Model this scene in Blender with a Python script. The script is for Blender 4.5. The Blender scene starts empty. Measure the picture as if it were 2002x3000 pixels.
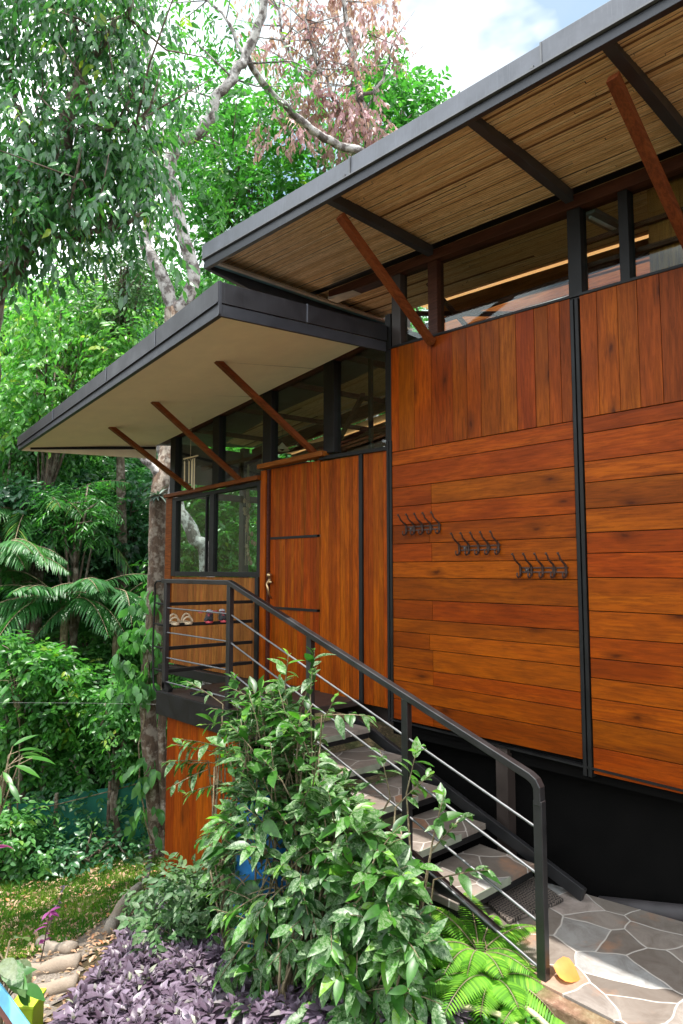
import bpy, math, random
import numpy as np
from mathutils import Vector, Matrix
random.seed(7); rng = np.random.default_rng(7)
scene = bpy.context.scene
COL = scene.collection
def V(*a): return np.array(a, float)

# ---------------------------------------------------------------- camera
TILT = math.radians(4.85); AZ = math.radians(42.5)
f0 = V(-math.cos(AZ), math.sin(AZ), 0); RT = V(math.sin(AZ), math.cos(AZ), 0); U0 = V(0, 0, 1)
FW = f0*math.cos(TILT)+U0*math.sin(TILT); UP = U0*math.cos(TILT)-f0*math.sin(TILT)
CP = V(0, 0, 2.0)
cam = bpy.data.cameras.new('camera'); co = bpy.data.objects.new('camera', cam); COL.objects.link(co)
cam.sensor_fit = 'VERTICAL'; cam.sensor_height = 36; cam.lens = 24; cam.clip_end = 500; cam.clip_start = .05
co.matrix_world = Matrix(((RT[0], UP[0], -FW[0], CP[0]), (RT[1], UP[1], -FW[1], CP[1]), (RT[2], UP[2], -FW[2], CP[2]), (0, 0, 0, 1)))
scene.camera = co

# ---------------------------------------------------------------- mesh helpers
class MB:
    def __init__(s): s.v = []; s.f = []; s.t = []
    def add(s, vs, fs, tone=None):
        b = len(s.v); s.v += [tuple(map(float, p)) for p in vs]
        s.f += [tuple(b+i for i in f) for f in fs]
        s.t += [random.random() if tone is None else tone]*len(vs)
    def hexa(s, p, tone=None):   # 4 bottom then 4 top, same order
        s.add(p, [(3, 2, 1, 0), (4, 5, 6, 7), (0, 1, 5, 4), (1, 2, 6, 5), (2, 3, 7, 6), (3, 0, 4, 7)], tone)
    def box(s, x0, x1, y0, y1, z0, z1, tone=None):
        s.hexa([(x0, y0, z0), (x1, y0, z0), (x1, y1, z0), (x0, y1, z0), (x0, y0, z1), (x1, y0, z1), (x1, y1, z1), (x0, y1, z1)], tone)
    def bar(s, a, b, w, h, up=(0, 0, 1), tone=None):   # rectangular bar between two points
        a = np.array(a, float); b = np.array(b, float); d = (b-a)/np.linalg.norm(b-a)
        u = np.array(up, float); r = np.cross(d, u); r /= np.linalg.norm(r); u = np.cross(r, d)
        r *= w/2; u *= h/2
        s.hexa([a-r-u, a+r-u, b+r-u, b-r-u, a-r+u, a+r+u, b+r+u, b-r+u], tone)
    def tube(s, pts, rad, n=6, tone=None, cap=True):
        pts = [np.array(p, float) for p in pts]
        if not hasattr(rad, '__len__'): rad = [rad]*len(pts)
        vs = []; prev = None
        for i, p in enumerate(pts):
            d = pts[min(i+1, len(pts)-1)]-pts[max(i-1, 0)]; d /= (np.linalg.norm(d)+1e-9)
            if prev is None:
                a = V(0, 0, 1) if abs(d[2]) < .9 else V(1, 0, 0); prev = np.cross(d, a)
            r = prev-d*(prev@d); r /= (np.linalg.norm(r)+1e-9); prev = r; q = np.cross(d, r)
            for k in range(n):
                an = 2*math.pi*k/n; vs.append(p+(r*math.cos(an)+q*math.sin(an))*rad[i])
        fs = []
        for i in range(len(pts)-1):
            for k in range(n):
                fs.append((i*n+k, i*n+(k+1) % n, (i+1)*n+(k+1) % n, (i+1)*n+k))
        if cap: fs += [tuple(range(n))[::-1], tuple((len(pts)-1)*n+k for k in range(n))]
        s.add(vs, fs, tone)
    def ball(s, c, r, tone=None, seg=8, rings=5, sc=(1, 1, 1)):
        vs = []; fs = []
        for i in range(rings+1):
            th = math.pi*i/rings
            for k in range(seg):
                ph = 2*math.pi*k/seg
                vs.append((c[0]+r*sc[0]*math.sin(th)*math.cos(ph), c[1]+r*sc[1]*math.sin(th)*math.sin(ph), c[2]+r*sc[2]*math.cos(th)))
        for i in range(rings):
            for k in range(seg): fs.append((i*seg+k, (i+1)*seg+k, (i+1)*seg+(k+1) % seg, i*seg+(k+1) % seg))
        s.add(vs, fs, tone)
    def build(s, name, mat, parent=None, loc=None, bevel=0, smooth=False):
        off = root_loc(parent) if parent is not None else (np.array(loc, float) if loc is not None else V(0, 0, 0))
        me = bpy.data.meshes.new(name)
        me.from_pydata([tuple(np.array(p)-off) for p in s.v], [], s.f)
        a = me.attributes.new('tone', 'FLOAT', 'POINT'); a.data.foreach_set('value', s.t)
        me.materials.append(mat)
        if smooth: me.polygons.foreach_set('use_smooth', [True]*len(me.polygons))
        me.update()
        o = bpy.data.objects.new(name, me); COL.objects.link(o)
        if parent is not None: o.parent = parent
        elif loc is not None: o.location = loc
        if bevel:
            m = o.modifiers.new('bevel', 'BEVEL'); m.width = bevel; m.segments = 2; m.limit_method = 'ANGLE'; m.harden_normals = False
        return o
def root_loc(o):
    while o.parent is not None: o = o.parent
    return np.array(o.location)
def tag(o, label, cat, group=None):
    o['label'] = label; o['category'] = cat
    if group: o['group'] = group
    return o
def thing(name, label, cat, loc=(0, 0, 0), group=None):
    o = bpy.data.objects.new(name, None); COL.objects.link(o); o.location = loc
    o.empty_display_size = .1
    return tag(o, label, cat, group)
def npmesh(name, Vt, tris_or_quads, tone, mat, parent=None, loc=(0, 0, 0), k=4):
    off = root_loc(parent) if parent is not None else np.array(loc, float)
    me = bpy.data.meshes.new(name)
    nv = len(Vt); nf = len(tris_or_quads)
    me.vertices.add(nv); me.vertices.foreach_set('co', (Vt-off).astype(np.float32).ravel())
    me.loops.add(nf*k); me.loops.foreach_set('vertex_index', tris_or_quads.astype(np.int32).ravel())
    me.polygons.add(nf); me.polygons.foreach_set('loop_start', np.arange(0, nf*k, k, dtype=np.int32))
    me.polygons.foreach_set('use_smooth', np.ones(nf, bool))
    me.materials.append(mat)
    a = me.attributes.new('tone', 'FLOAT', 'POINT'); a.data.foreach_set('value', tone.astype(np.float32))
    me.update(calc_edges=True)
    o = bpy.data.objects.new(name, me); COL.objects.link(o)
    if parent is not None: o.parent = parent
    else: o.location = loc
    return o
def unit(a): return a/(np.linalg.norm(a, axis=-1, keepdims=True)+1e-9)
def leaves(P, D, Nr, L, W, bend=.25, fold=.25, det=1, tone=None):
    """P base points, D leaf axis, Nr rough normal, L, W arrays -> verts, triangles, tone"""
    n = len(P); D = unit(D); S = unit(np.cross(D, Nr)); N = np.cross(S, D)
    L = np.broadcast_to(L, (n,)).astype(float); W = np.broadcast_to(W, (n,)).astype(float)
    if det == 0: ts = [0, .42, 1]; ws = [0, 1, 0]
    elif det == 1: ts = [0, .25, .6, 1]; ws = [0, .85, .9, 0]
    else: ts = [0, .12, .3, .5, .7, .86, 1]; ws = [0, .5, .92, 1, .78, .38, 0]
    rows = []
    for t, w in zip(ts, ws):
        c = P+D*(L*t)[:, None]-N*(L*bend*t*t)[:, None]
        if w == 0: rows.append(c[:, None])
        else:
            up = N*(W*.5*w*fold)[:, None]; sd = S*(W*.5*w)[:, None]
            rows.append(np.stack([c-sd+up, c, c+sd+up], 1) if det > 0 else np.stack([c-sd+up, c+sd+up], 1))
    Vt = np.concatenate(rows, 1); m = Vt.shape[1]
    tr = []
    if det == 0: tr = [(0, 1, 3), (0, 3, 2)]
    else:
        k = len(ts); last = m-1
        tr += [(0, 2, 1), (0, 3, 2)]
        for i in range(k-3):
            a = 1+3*i; b = a+3
            tr += [(a, a+1, b+1), (a, b+1, b), (a+1, a+2, b+2), (a+1, b+2, b+1)]
        a = 1+3*(k-3); tr += [(a, a+1, last), (a+1, a+2, last)]
    tr = np.array(tr)
    F = (tr[None]+(np.arange(n)*m)[:, None, None]).reshape(-1, 3)
    if tone is None: tone = rng.random(n)
    return Vt.reshape(-1, 3), F, np.repeat(tone, m)
class LB:   # collects leaf batches
    def __init__(s): s.V = []; s.F = []; s.T = []; s.n = 0
    def add(s, P, D, Nr, L, W, **k):
        if len(P) == 0: return
        v, f, t = leaves(P, D, Nr, L, W, **k); s.V.append(v); s.F.append(f+s.n); s.T.append(t); s.n += len(v)
    def build(s, name, mat, parent=None, loc=(0, 0, 0)):
        return npmesh(name, np.concatenate(s.V), np.concatenate(s.F), np.concatenate(s.T), mat, parent, loc, 3)

# ---------------------------------------------------------------- materials
class NT:
    def __init__(s, name):
        s.m = bpy.data.materials.new(name); s.m.use_nodes = True; s.t = s.m.node_tree; s.b = s.t.nodes['Principled BSDF']; s.out = s.t.nodes['Material Output']
    def n(s, ty, **kw):
        nd = s.t.nodes.new('ShaderNode'+ty)
        for k, v in kw.items():
            if k[0] == '_': setattr(nd, k[1:], v)
            else:
                key = int(k[1:]) if k[0] == 'i' and k[1:].isdigit() else k.replace('_', ' ')
                if isinstance(v, (bpy.types.NodeSocket,)): s.t.links.new(v, nd.inputs[key])
                else: nd.inputs[key].default_value = v
        return nd
    def set(s, key, v):
        if isinstance(v, bpy.types.NodeSocket): s.t.links.new(v, s.b.inputs[key])
        else: s.b.inputs[key].default_value = v
    def ramp(s, fac, stops, interp='LINEAR'):
        r = s.n('ValToRGB'); s.t.links.new(fac, r.inputs[0]); e = r.color_ramp.elements; r.color_ramp.interpolation = interp
        while len(e) < len(stops): e.new(.5)
        for el, (p, c) in zip(e, stops): el.position = p; el.color = (*c, 1) if len(c) == 3 else c
        return r.outputs[0]
    def obj(s, scale=(1, 1, 1)):
        tc = s.n('TexCoord'); mp = s.n('Mapping', Vector=tc.outputs['Object'], Scale=scale); return mp.outputs[0]
    def tone(s): return s.n('Attribute', _attribute_name='tone').outputs['Fac']
    def noise(s, vec, scale, detail=4, rough=.55, dist=0):
        return s.n('TexNoise', Vector=vec, Scale=scale, Detail=detail, Roughness=rough, Distortion=dist).outputs[0]
    def mix(s, fac, a, b, mode='MIX'):
        m = s.n('Mix', _data_type='RGBA', _blend_type=mode)
        for i, v in ((0, fac), (6, a), (7, b)):
            if isinstance(v, bpy.types.NodeSocket): s.t.links.new(v, m.inputs[i])
            else: m.inputs[i].default_value = v if i == 0 else (*v, 1) if len(v) == 3 else v
        return m.outputs[2]
    def math(s, op, a, b=0.):
        m = s.n('Math', _operation=op)
        for i, v in ((0, a), (1, b)):
            if isinstance(v, bpy.types.NodeSocket): s.t.links.new(v, m.inputs[i])
            else: m.inputs[i].default_value = v
        return m.outputs[0]
    def bump(s, h, strength=.3, dist=.01):
        s.set('Normal', s.n('Bump', Strength=strength, Distance=dist, Height=h).outputs[0])

def wood(name, grain, dark, mid, light, rough=.44, coat=.03, knots=True, vary=1.0):
    """grain: axis letter along which fibres run"""
    M = NT(name); t = M.tone()
    st = {'X': (1.1, 14, 14), 'Z': (14, 14, 1.1), 'Y': (14, 1.1, 14)}[grain]
    tc = M.n('TexCoord'); off = M.n('CombineXYZ', X=M.math('MULTIPLY', t, 37.), Y=M.math('MULTIPLY', t, 11.), Z=M.math('MULTIPLY', t, 53.))
    p = M.n('VectorMath', _operation='ADD', i0=tc.outputs['Object'], i1=off.outputs[0]).outputs[0]
    mp = M.n('Mapping', Vector=p, Scale=st).outputs[0]
    fib = M.noise(mp, 4.5, 9, .72, .5)
    st2 = tuple(.35*a if a > 2 else a for a in st)
    mp2 = M.n('Mapping', Vector=p, Scale=st2).outputs[0]
    blot = M.noise(mp2, 1.1, 3, .5, 1.2)
    c = M.ramp(blot, [(.12, dark), (.5, mid), (.9, light)])
    c = M.mix(M.ramp(fib, [(.36, (.75,)*3), (.60, (0,)*3)]), c, tuple(.36*x for x in mid))
    tv = M.ramp(t, [(0, (.74,)*3), (.5, (1.,)*3), (1, (1.18,)*3)]) if vary else None
    if vary: c = M.mix(vary, c, M.mix(1, c, tv, 'MULTIPLY'))
    hs = M.n('HueSaturation', Hue=M.math('ADD', M.math('MULTIPLY', M.math('FRACT', M.math('MULTIPLY', t, 7.13)), .012), .497), Color=c).outputs[0]; c = hs
    if knots:
        ks = {'X': (1.5, 0, 4), 'Z': (4, 0, 1.5), 'Y': (4, 1.6, 4)}[grain]
        kv = M.n('SeparateXYZ', Vector=M.n('Mapping', Vector=M.n('VectorMath', _operation='ADD', i0=p, i1=M.n('VectorMath', _operation='SCALE', i0=M.n('TexNoise', Vector=p, Scale=9.).outputs['Color'], Scale=.05).outputs[0]).outputs[0], Scale=ks).outputs[0])
        vo = M.n('TexVoronoi', Vector=M.n('CombineXYZ', X=kv.outputs[0], Y=kv.outputs[2]).outputs[0], Scale=.62, _voronoi_dimensions='2D')
        kf = M.ramp(vo.outputs['Distance'], [(.012, (.9,)*3), (.035, (.5,)*3), (.11, (0,)*3)])
        c = M.mix(kf, c, tuple(.18*x for x in mid))
    M.set('Base Color', c)
    M.set('Roughness', M.ramp(fib, [(.3, (rough+.14,)*3), (.7, (rough-.05,)*3)]))
    M.set('Coat Weight', coat); M.set('Coat Roughness', .25); M.set('Specular IOR Level', .11)
    M.bump(fib, .12, .004)
    return M.m
TD, TMd, TL = (.135, .018, .0006), (.275, .045, .001), (.40, .083, .0015)
m_wood_h = wood('varnished_wood_horizontal', 'X', TD, TMd, TL)
m_wood_v = wood('varnished_wood_vertical', 'Z', tuple(.9*x for x in TD), TMd, tuple(.9*x for x in TL))
m_wood_door = wood('varnished_wood_strips', 'Z', (.14, .020, .001), (.29, .047, .001), (.42, .088, .002), knots=False, vary=1)
m_wood_panel = wood('brown_wood_strips', 'Z', (.16, .045, .01), (.26, .085, .018), (.36, .135, .03), rough=.5, coat=.05, knots=False)
m_wood_red = wood('red_brown_beam', 'Y', (.12, .024, .008), (.19, .042, .012), (.27, .068, .018), rough=.45, coat=.1, knots=False, vary=.6)
m_wood_darkred = wood('dark_red_beam', 'X', (.045, .014, .010), (.075, .022, .014), (.11, .034, .02), rough=.5, coat=.08, knots=False, vary=.6)
m_wood_trim = wood('orange_trim', 'X', (.16, .03, .006), (.24, .055, .009), (.34, .09, .015), rough=.4, coat=.15, knots=False)
m_wood_orange = wood('orange_interior_wood', 'X', (.30, .07, .02), (.45, .13, .04), (.6, .2, .06), rough=.5, coat=.1, knots=False)

def metal(name, col, rough=.45, mtl=.0, bumpy=.15, streak=False, spec=.5, lo=.75, hi=1.3):
    M = NT(name); p = M.obj(); n1 = M.noise(p, 6, 5, .6); n2 = M.noise(M.obj((40, 40, 2)), 3, 3)
    c = M.mix(M.ramp(n1, [(.35, (0,)*3), (.75, (1,)*3)]), tuple(lo*x for x in col), tuple(min(1, hi*x) for x in col))
    if streak: c = M.mix(M.ramp(n2, [(.55, (0,)*3), (.8, (.35,)*3)]), c, tuple(min(1, 1.9*x+.02) for x in col))
    M.set('Base Color', c); M.set('Roughness', M.ramp(n1, [(.3, (rough-.08,)*3), (.7, (rough+.12,)*3)])); M.set('Metallic', mtl); M.set('Specular IOR Level', spec)
    M.bump(M.noise(p, 60, 3), bumpy, .002)
    return M.m
m_black = metal('black_painted_steel', (.008, .0075, .0075), .5, spec=.3)
m_rail = metal('charcoal_painted_steel', (.014, .0135, .0145), .36, spec=.6)
m_flash = metal('charcoal_flashing', (.105, .11, .13), .42, streak=True, spec=.6)
m_flash_low = metal('dark_flashing', (.024, .0225, .026), .42, streak=True)
m_gutter = metal('dark_gutter', (.036, .037, .045), .45)
m_blackwall = metal('black_base_wall', (.004, .0036, .0034), .85, bumpy=.3, spec=.06)
m_brownmetal = metal('dark_brown_steel', (.035, .024, .02), .5)
m_teal = metal('teal_painted_trim', (.10, .20, .22), .5)
m_pale = metal('pale_wood_end', (.42, .36, .30), .6)
m_cable = metal('steel_cable', (.15, .15, .155), .45, mtl=.3)
m_hook = metal('bronze_iron_hook', (.055, .028, .022), .42, mtl=.3)
m_cream = metal('cream_painted_soffit', (.93, .82, .62), .7, bumpy=.1, spec=.2, lo=.96, hi=1.04)
m_pipe = metal('dark_grey_pipe', (.04, .034, .036), .6)
m_hose = metal('tan_hose', (.38, .33, .2), .5)
m_sand = metal('beige_rubber', (.55, .42, .28), .6)
m_shoe = metal('charcoal_sneaker_cloth', (.035, .035, .04), .7)
m_pink = metal('coral_sole', (.55, .07, .09), .5)
m_white = metal('white_lining', (.7, .66, .72), .7)
m_bamboo = metal('pale_bamboo', (.62, .5, .3), .5)
m_shell = metal('brown_shell', (.32, .2, .13), .5)
m_skyblue = metal('light_blue_paint', (.16, .50, .74), .5)
m_lime = metal('lime_plastic', (.42, .6, .03), .5)
m_blue = metal('blue_plastic', (.02, .20, .55), .4)
m_redwood = metal('dark_red_paint', (.22, .08, .06), .6)
m_brass = metal('brass_handle', (.55, .38, .2), .3, mtl=.9)

def mat_bamboo():
    M = NT('bamboo_cane'); t = M.tone()
    p = M.obj(); fib = M.noise(M.obj((2.5, 60, 60)), 3, 5, .65)
    c = M.ramp(t, [(0, (.12, .05, .02)), (.12, (.66, .40, .19)), (.5, (.86, .58, .31)), (1, (.95, .74, .46))])
    c = M.mix(M.ramp(fib, [(.42, (.5,)*3), (.6, (0,)*3)]), c, (.30, .16, .07))
    node = M.ramp(M.noise(M.obj((9, 30, 30)), 3, 2), [(.66, (0,)*3), (.75, (.4,)*3)])
    c = M.mix(node, c, (.16, .07, .03))
    M.set('Base Color', c); M.set('Roughness', .6); M.set('Specular IOR Level', .25); return M.m
m_cane = mat_bamboo()
m_reed = mat_bamboo(); m_reed.name = 'thin_bamboo_slat'
_nt = m_reed.node_tree; _tl = _nt.nodes.new('ShaderNodeBsdfTranslucent'); _tl.inputs[0].default_value = (.7, .34, .14, 1); _mx = _nt.nodes.new('ShaderNodeMixShader'); _mx.inputs[0].default_value = .3
_nt.links.new(_nt.nodes['Principled BSDF'].outputs[0], _mx.inputs[1]); _nt.links.new(_tl.outputs[0], _mx.inputs[2]); _nt.links.new(_mx.outputs[0], _nt.nodes['Material Output'].inputs[0])

def mat_flag():
    M = NT('flagstone_paving'); p = M.obj()
    w = M.n('VectorMath', _operation='ADD', i0=p, i1=M.n('VectorMath', _operation='SCALE', i0=M.n('TexNoise', Vector=p, Scale=2.5).outputs['Color'], Scale=.16).outputs[0]).outputs[0]
    v = M.n('TexVoronoi', Vector=w, Scale=4.1, _voronoi_dimensions='2D'); e = M.n('TexVoronoi', Vector=w, Scale=4.1, _voronoi_dimensions='2D', _feature='DISTANCE_TO_EDGE')
    sep = M.n('SeparateColor', Color=v.outputs['Color'])
    base = M.ramp(sep.outputs[0], [(0, (.11, .09, .075)), (.3, (.19, .16, .135)), (.62, (.24, .20, .17)), (.86, (.30, .30, .29)), (1, (.38, .18, .09))])
    n1 = M.noise(p, 7, 8, .7, .8); n2 = M.noise(p, 40, 4)
    base = M.mix(M.ramp(n1, [(.35, (.6,)*3), (.62, (0,)*3)]), base, (.09, .065, .05))
    base = M.mix(M.ramp(M.noise(p, 3, 5, .6), [(.56, (0,)*3), (.68, (.6,)*3)]), base, (.34, .17, .09))
    g = M.ramp(e.outputs['Distance'], [(.010, (1,)*3), (.022, (0,)*3)])
    c = M.mix(g, base, (.44, .40, .36))
    M.set('Base Color', c); M.set('Roughness', .62)
    h = M.math('ADD', M.math('MULTIPLY', M.math('MINIMUM', e.outputs['Distance'], .05), 14.), M.math('MULTIPLY', n1, .8))
    M.bump(h, .45, .006); return M.m
m_flag = mat_flag()

def mat_soil(name, cols, scale=18, bump=.6):
    M = NT(name); p = M.obj(); n = M.noise(p, scale, 8, .75); n2 = M.noise(p, 1.7, 4)
    c = M.ramp(n, [(.3, cols[0]), (.5, cols[1]), (.68, cols[2])])
    c = M.mix(M.ramp(n2, [(.42, (0,)*3), (.6, (.8,)*3)]), c, cols[3])
    M.set('Base Color', c); M.set('Roughness', .95); M.set('Specular IOR Level', .15); M.bump(n, bump, .03); return M.m
m_ground = mat_soil('earth_and_litter', [(.02, .015, .009), (.05, .035, .02), (.13, .085, .05), (.03, .035, .012)])
m_gravel = mat_soil('pale_gravel', [(.10, .08, .065), (.24, .2, .165), (.42, .36, .31), (.2, .16, .13)], 60, .9)
m_edge = mat_soil('pale_stone_edging', [(.16, .13, .11), (.28, .24, .2), (.38, .33, .28), (.25, .19, .14)], 14, .4)
m_moss = mat_soil('mossy_concrete', [(.10, .05, .035), (.24, .13, .09), (.38, .28, .2), (.12, .13, .05)], 25, .6)

def mat_bark(name, a, b, lich, amt=.5, sc=1):
    M = NT(name); p = M.obj((1, 1, .35)); n = M.noise(p, 16*sc, 8, .7, .5)
    c = M.ramp(n, [(.3, a), (.65, b)])
    l = M.ramp(M.noise(M.obj(), 7*sc, 6, .65), [(.52-.14*amt, (0,)*3), (.62-.1*amt, (1,)*3)])
    c = M.mix(l, c, lich); M.set('Base Color', c); M.set('Roughness', .9); M.bump(n, .9, .03); return M.m
m_bark_pale = mat_bark('lichen_bark', (.05, .04, .035), (.16, .13, .12), (.46, .43, .41), .6)
m_bark_brown = mat_bark('brown_bark', (.035, .024, .016), (.13, .09, .06), (.24, .20, .16), .25)
m_bark_low = mat_bark('mottled_brown_bark', (.04, .025, .018), (.16, .10, .065), (.30, .25, .20), .3)
m_twig = mat_bark('green_brown_twig', (.10, .075, .04), (.2, .15, .085), (.3, .24, .15), .3)

def leafmat(name, stops, rough=.35, trans=.35, spec=.5, var=None, veins=False):
    M = NT(name); t = M.tone()
    c = M.ramp(t, stops)
    p = M.obj(); n = M.noise(p, 28 if var else 5, 4, .6)
    c = M.mix(M.ramp(n, [(.35, (.45,)*3), (.6, (0,)*3)]), c, tuple(.45*x for x in stops[0][1]))
    if var:
        big = M.noise(p, 55, 3, .7, .8)
        sel = M.ramp(M.math('FRACT', M.math('MULTIPLY', t, 5.7)), [(.30, (0,)*3), (.42, (1,)*3)])
        c = M.mix(M.math('MULTIPLY', M.ramp(big, [(.44, (0,)*3), (.60, (.65,)*3)]), sel), c, var)
    M.set('Base Color', c); M.set('Roughness', rough); M.set('Specular IOR Level', spec)
    tr = M.n('BsdfTranslucent', Color=M.mix(1., c, (1.5, 1.85, 1.0), 'MULTIPLY'))
    ms = M.n('MixShader', i0=trans); M.t.links.new(M.b.outputs[0], ms.inputs[1]); M.t.links.new(tr.outputs[0], ms.inputs[2])
    M.t.links.new(ms.outputs[0], M.out.inputs[0]); return M.m
G = lambda a, b, c, d=None: [(0, a), (.45, b), (.85, c)]+([(1, d)] if d else [])
m_lf_tree = leafmat('leaf_drooping_tree', G((.022, .078, .028), (.048, .155, .045), (.09, .25, .05), (.28, .36, .03)), .26, .38, .8)
m_lf_bright = leafmat('leaf_bright_green', G((.03, .12, .025), (.055, .20, .035), (.11, .31, .04), (.27, .38, .03)), .36, .45)
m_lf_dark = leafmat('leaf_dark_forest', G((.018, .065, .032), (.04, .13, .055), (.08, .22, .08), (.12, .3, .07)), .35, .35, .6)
m_lf_mid = leafmat('leaf_mid_forest', G((.035, .12, .035), (.08, .23, .06), (.14, .34, .08), (.30, .42, .06)), .35, .42, .6)
m_lf_lime = leafmat('leaf_lime_shrub', G((.035, .13, .03), (.08, .25, .05), (.17, .38, .06), (.40, .48, .08)), .4, .45)
m_lf_red = leafmat('leaf_dry_red', G((.30, .14, .17), (.46, .25, .28), (.62, .42, .45), (.55, .22, .12)), .5, .4)
m_lf_palm = leafmat('leaf_palm', G((.02, .09, .025), (.04, .16, .04), (.09, .26, .06), (.28, .34, .06)), .42, .4, .5)
m_lf_fern = leafmat('leaf_fern', G((.07, .20, .025), (.16, .38, .035), (.28, .50, .05), (.45, .52, .09)), .5, .45, .3)
m_lf_shrub = leafmat('leaf_glossy_shrub', G((.017, .07, .012), (.036, .13, .016), (.08, .25, .022), (.20, .42, .025)), .40, .36, .5, var=(.28, .36, .22))
m_lf_small = leafmat('leaf_small_dull', G((.03, .09, .03), (.06, .15, .045), (.09, .2, .05), (.16, .2, .1)), .5, .3, .4, var=(.2, .24, .16))
m_lf_purple = leafmat('leaf_purple', G((.045, .022, .04), (.115, .078, .115), (.22, .165, .225), (.34, .36, .26)), .42, .15, .45)
m_lf_violet = leafmat('leaf_violet', G((.18, .03, .14), (.28, .05, .22), (.4, .1, .32)), .4, .3)
m_lf_grass = leafmat('grass_blades', G((.04, .13, .015), (.10, .23, .02), (.22, .33, .04), (.48, .42, .2)), .5, .4, .3)
m_lf_litter = leafmat('dry_leaf_litter', G((.2, .11, .06), (.40, .25, .15), (.55, .38, .26), (.60, .22, .09)), .6, .2, .3)
m_lf_epi = leafmat('leaf_bromeliad', G((.035, .06, .05), (.07, .11, .09), (.14, .19, .16)), .45, .15)
m_lf_orange = leafmat('leaf_orange', [(0, (.75, .27, .05)), (1, (.8, .36, .09))], .5, .3)
m_lf_hill = leafmat('leaf_far_hill', G((.03, .085, .03), (.06, .16, .05), (.10, .24, .06), (.16, .3, .07)), .5, .35, .4)

def mat_net():
    M = NT('green_shade_net'); p = M.obj()
    c = M.ramp(M.noise(p, 3, 5), [(.3, (.01, .12, .085)), (.7, (.035, .27, .19))])
    M.set('Base Color', c); M.set('Roughness', .7)
    tr = M.n('BsdfTransparent'); tl = M.n('BsdfTranslucent', Color=(.03, .35, .25, 1))
    a = M.n('MixShader', i0=.3); M.t.links.new(M.b.outputs[0], a.inputs[1]); M.t.links.new(tl.outputs[0], a.inputs[2])
    b = M.n('MixShader', i0=.16); M.t.links.new(a.outputs[0], b.inputs[1]); M.t.links.new(tr.outputs[0], b.inputs[2])
    M.t.links.new(b.outputs[0], M.out.inputs[0]); return M.m
m_net = mat_net()
def mat_glass():
    M = NT('tinted_window_glass')
    tr = M.n('BsdfTransparent', Color=(.84, .92, .88, 1)); gl = M.n('BsdfGlossy', Roughness=.02, Color=(.9, .9, .9, 1)); fc = M.n('LayerWeight', Blend=.5).outputs['Facing']; fr = M.n('Math', _operation='MULTIPLY_ADD', i0=M.math('POWER', fc, 5.), i1=.85, i2=.035)
    ms = M.n('MixShader', i0=fr.outputs[0]); M.t.links.new(tr.outputs[0], ms.inputs[1]); M.t.links.new(gl.outputs[0], ms.inputs[2])
    M.t.links.new(ms.outputs[0], M.out.inputs[0]); return M.m
m_glass = mat_glass()
def mat_mat():
    M = NT('rubber_honeycomb_mat'); p = M.obj()
    e = M.n('TexVoronoi', Vector=p, Scale=52., _voronoi_dimensions='2D', _feature='DISTANCE_TO_EDGE', Randomness=.5)
    f = M.ramp(e.outputs['Distance'], [(.12, (1,)*3), (.22, (0,)*3)])
    M.set('Base Color', M.mix(f, (.018, .014, .012), (.15, .12, .10))); M.set('Roughness', .7); M.bump(f, .9, .012); return M.m
m_mat = mat_mat()

# ---------------------------------------------------------------- house
house = thing('wooden_house', 'varnished orange wood house with charcoal metal roofs and bamboo eaves above the stone stairs', 'house', (-3.7, 3.9, .12))
zt = lambda x: 3.712-.034*(x+2.08)           # top of the boarded wall
zb = lambda x: 4.293-.045*(x+2.09)           # underside of the eave beam
ZB = 2.925                                    # joint between upright and level boards
XA0, XA1, XB0, XB1 = -3.672, -2.118, -2.052, 1.2
YF = 3.9
def level_panel(name, x0, x1, zs, splits, lab):
    mb = MB()
    for i in range(len(zs)-1):
        cuts = [x0]+splits[i % len(splits)]+[x1]
        for a, b in zip(cuts[:-1], cuts[1:]):
            j = random.uniform(-.0012, .0012)
            mb.box(a+.0015, b-.0015, YF+j, YF+.03, zs[i]+.0022, zs[i+1]-.0022)
    o = mb.build(name, m_wood_h, house, bevel=.0015); o['label'] = lab; return o
zsA = [.868, 1.02, 1.16, 1.265, 1.415, 1.53, 1.63, 1.775, 1.94, 2.06, 2.20, 2.345, 2.49, 2.64, 2.815, ZB]
level_panel('level_board_panel', XA0, XA1, zsA, [[-3.27], [], [-3.27], [-3.27], [-3.30], [], [-3.27], [], [], [-3.27], [-3.29], [-3.27], [-3.27], [], []], 'level orange boards carrying the three coat racks')
zsB = [.80, .955, 1.115, 1.24, 1.36, 1.475, 1.60, 1.755, 1.955, 2.10, 2.225, 2.37, 2.53, 2.66, 2.835, ZB+.008]
level_panel('level_board_panel', XB0, XB1, zsB, [[], [-.9], [], [-.7], [], [-1.0], [], [], [-.8]], 'level orange boards right of the black strip')
def upright_panel(x0, x1, ws, z0):
    mb = MB(); x = x0; i = 0
    while x < x1-.01:
        w = ws[i % len(ws)]; x2 = min(x+w, x1)
        j = random.uniform(-.0015, .0015); y0 = YF+j
        a, b = x+.0015, x2-.0015
        mb.hexa([(a, y0, z0), (b, y0, z0), (b, YF+.03, z0), (a, YF+.03, z0), (a, y0, zt(a)), (b, y0, zt(b)), (b, YF+.03, zt(b)), (a, YF+.03, zt(a))])
        x = x2; i += 1
    return mb.build('upright_board_panel', m_wood_v, house, bevel=.0015)
upright_panel(XA0, XA1, [.085, .16, .17, .2, .13, .12, .16, .13, .14, .1], ZB+.003)
upright_panel(XB0, XB1, [.11, .13, .12, .13, .14, .12], ZB+.011)
mb = MB()                                      # black strips with a double line
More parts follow.
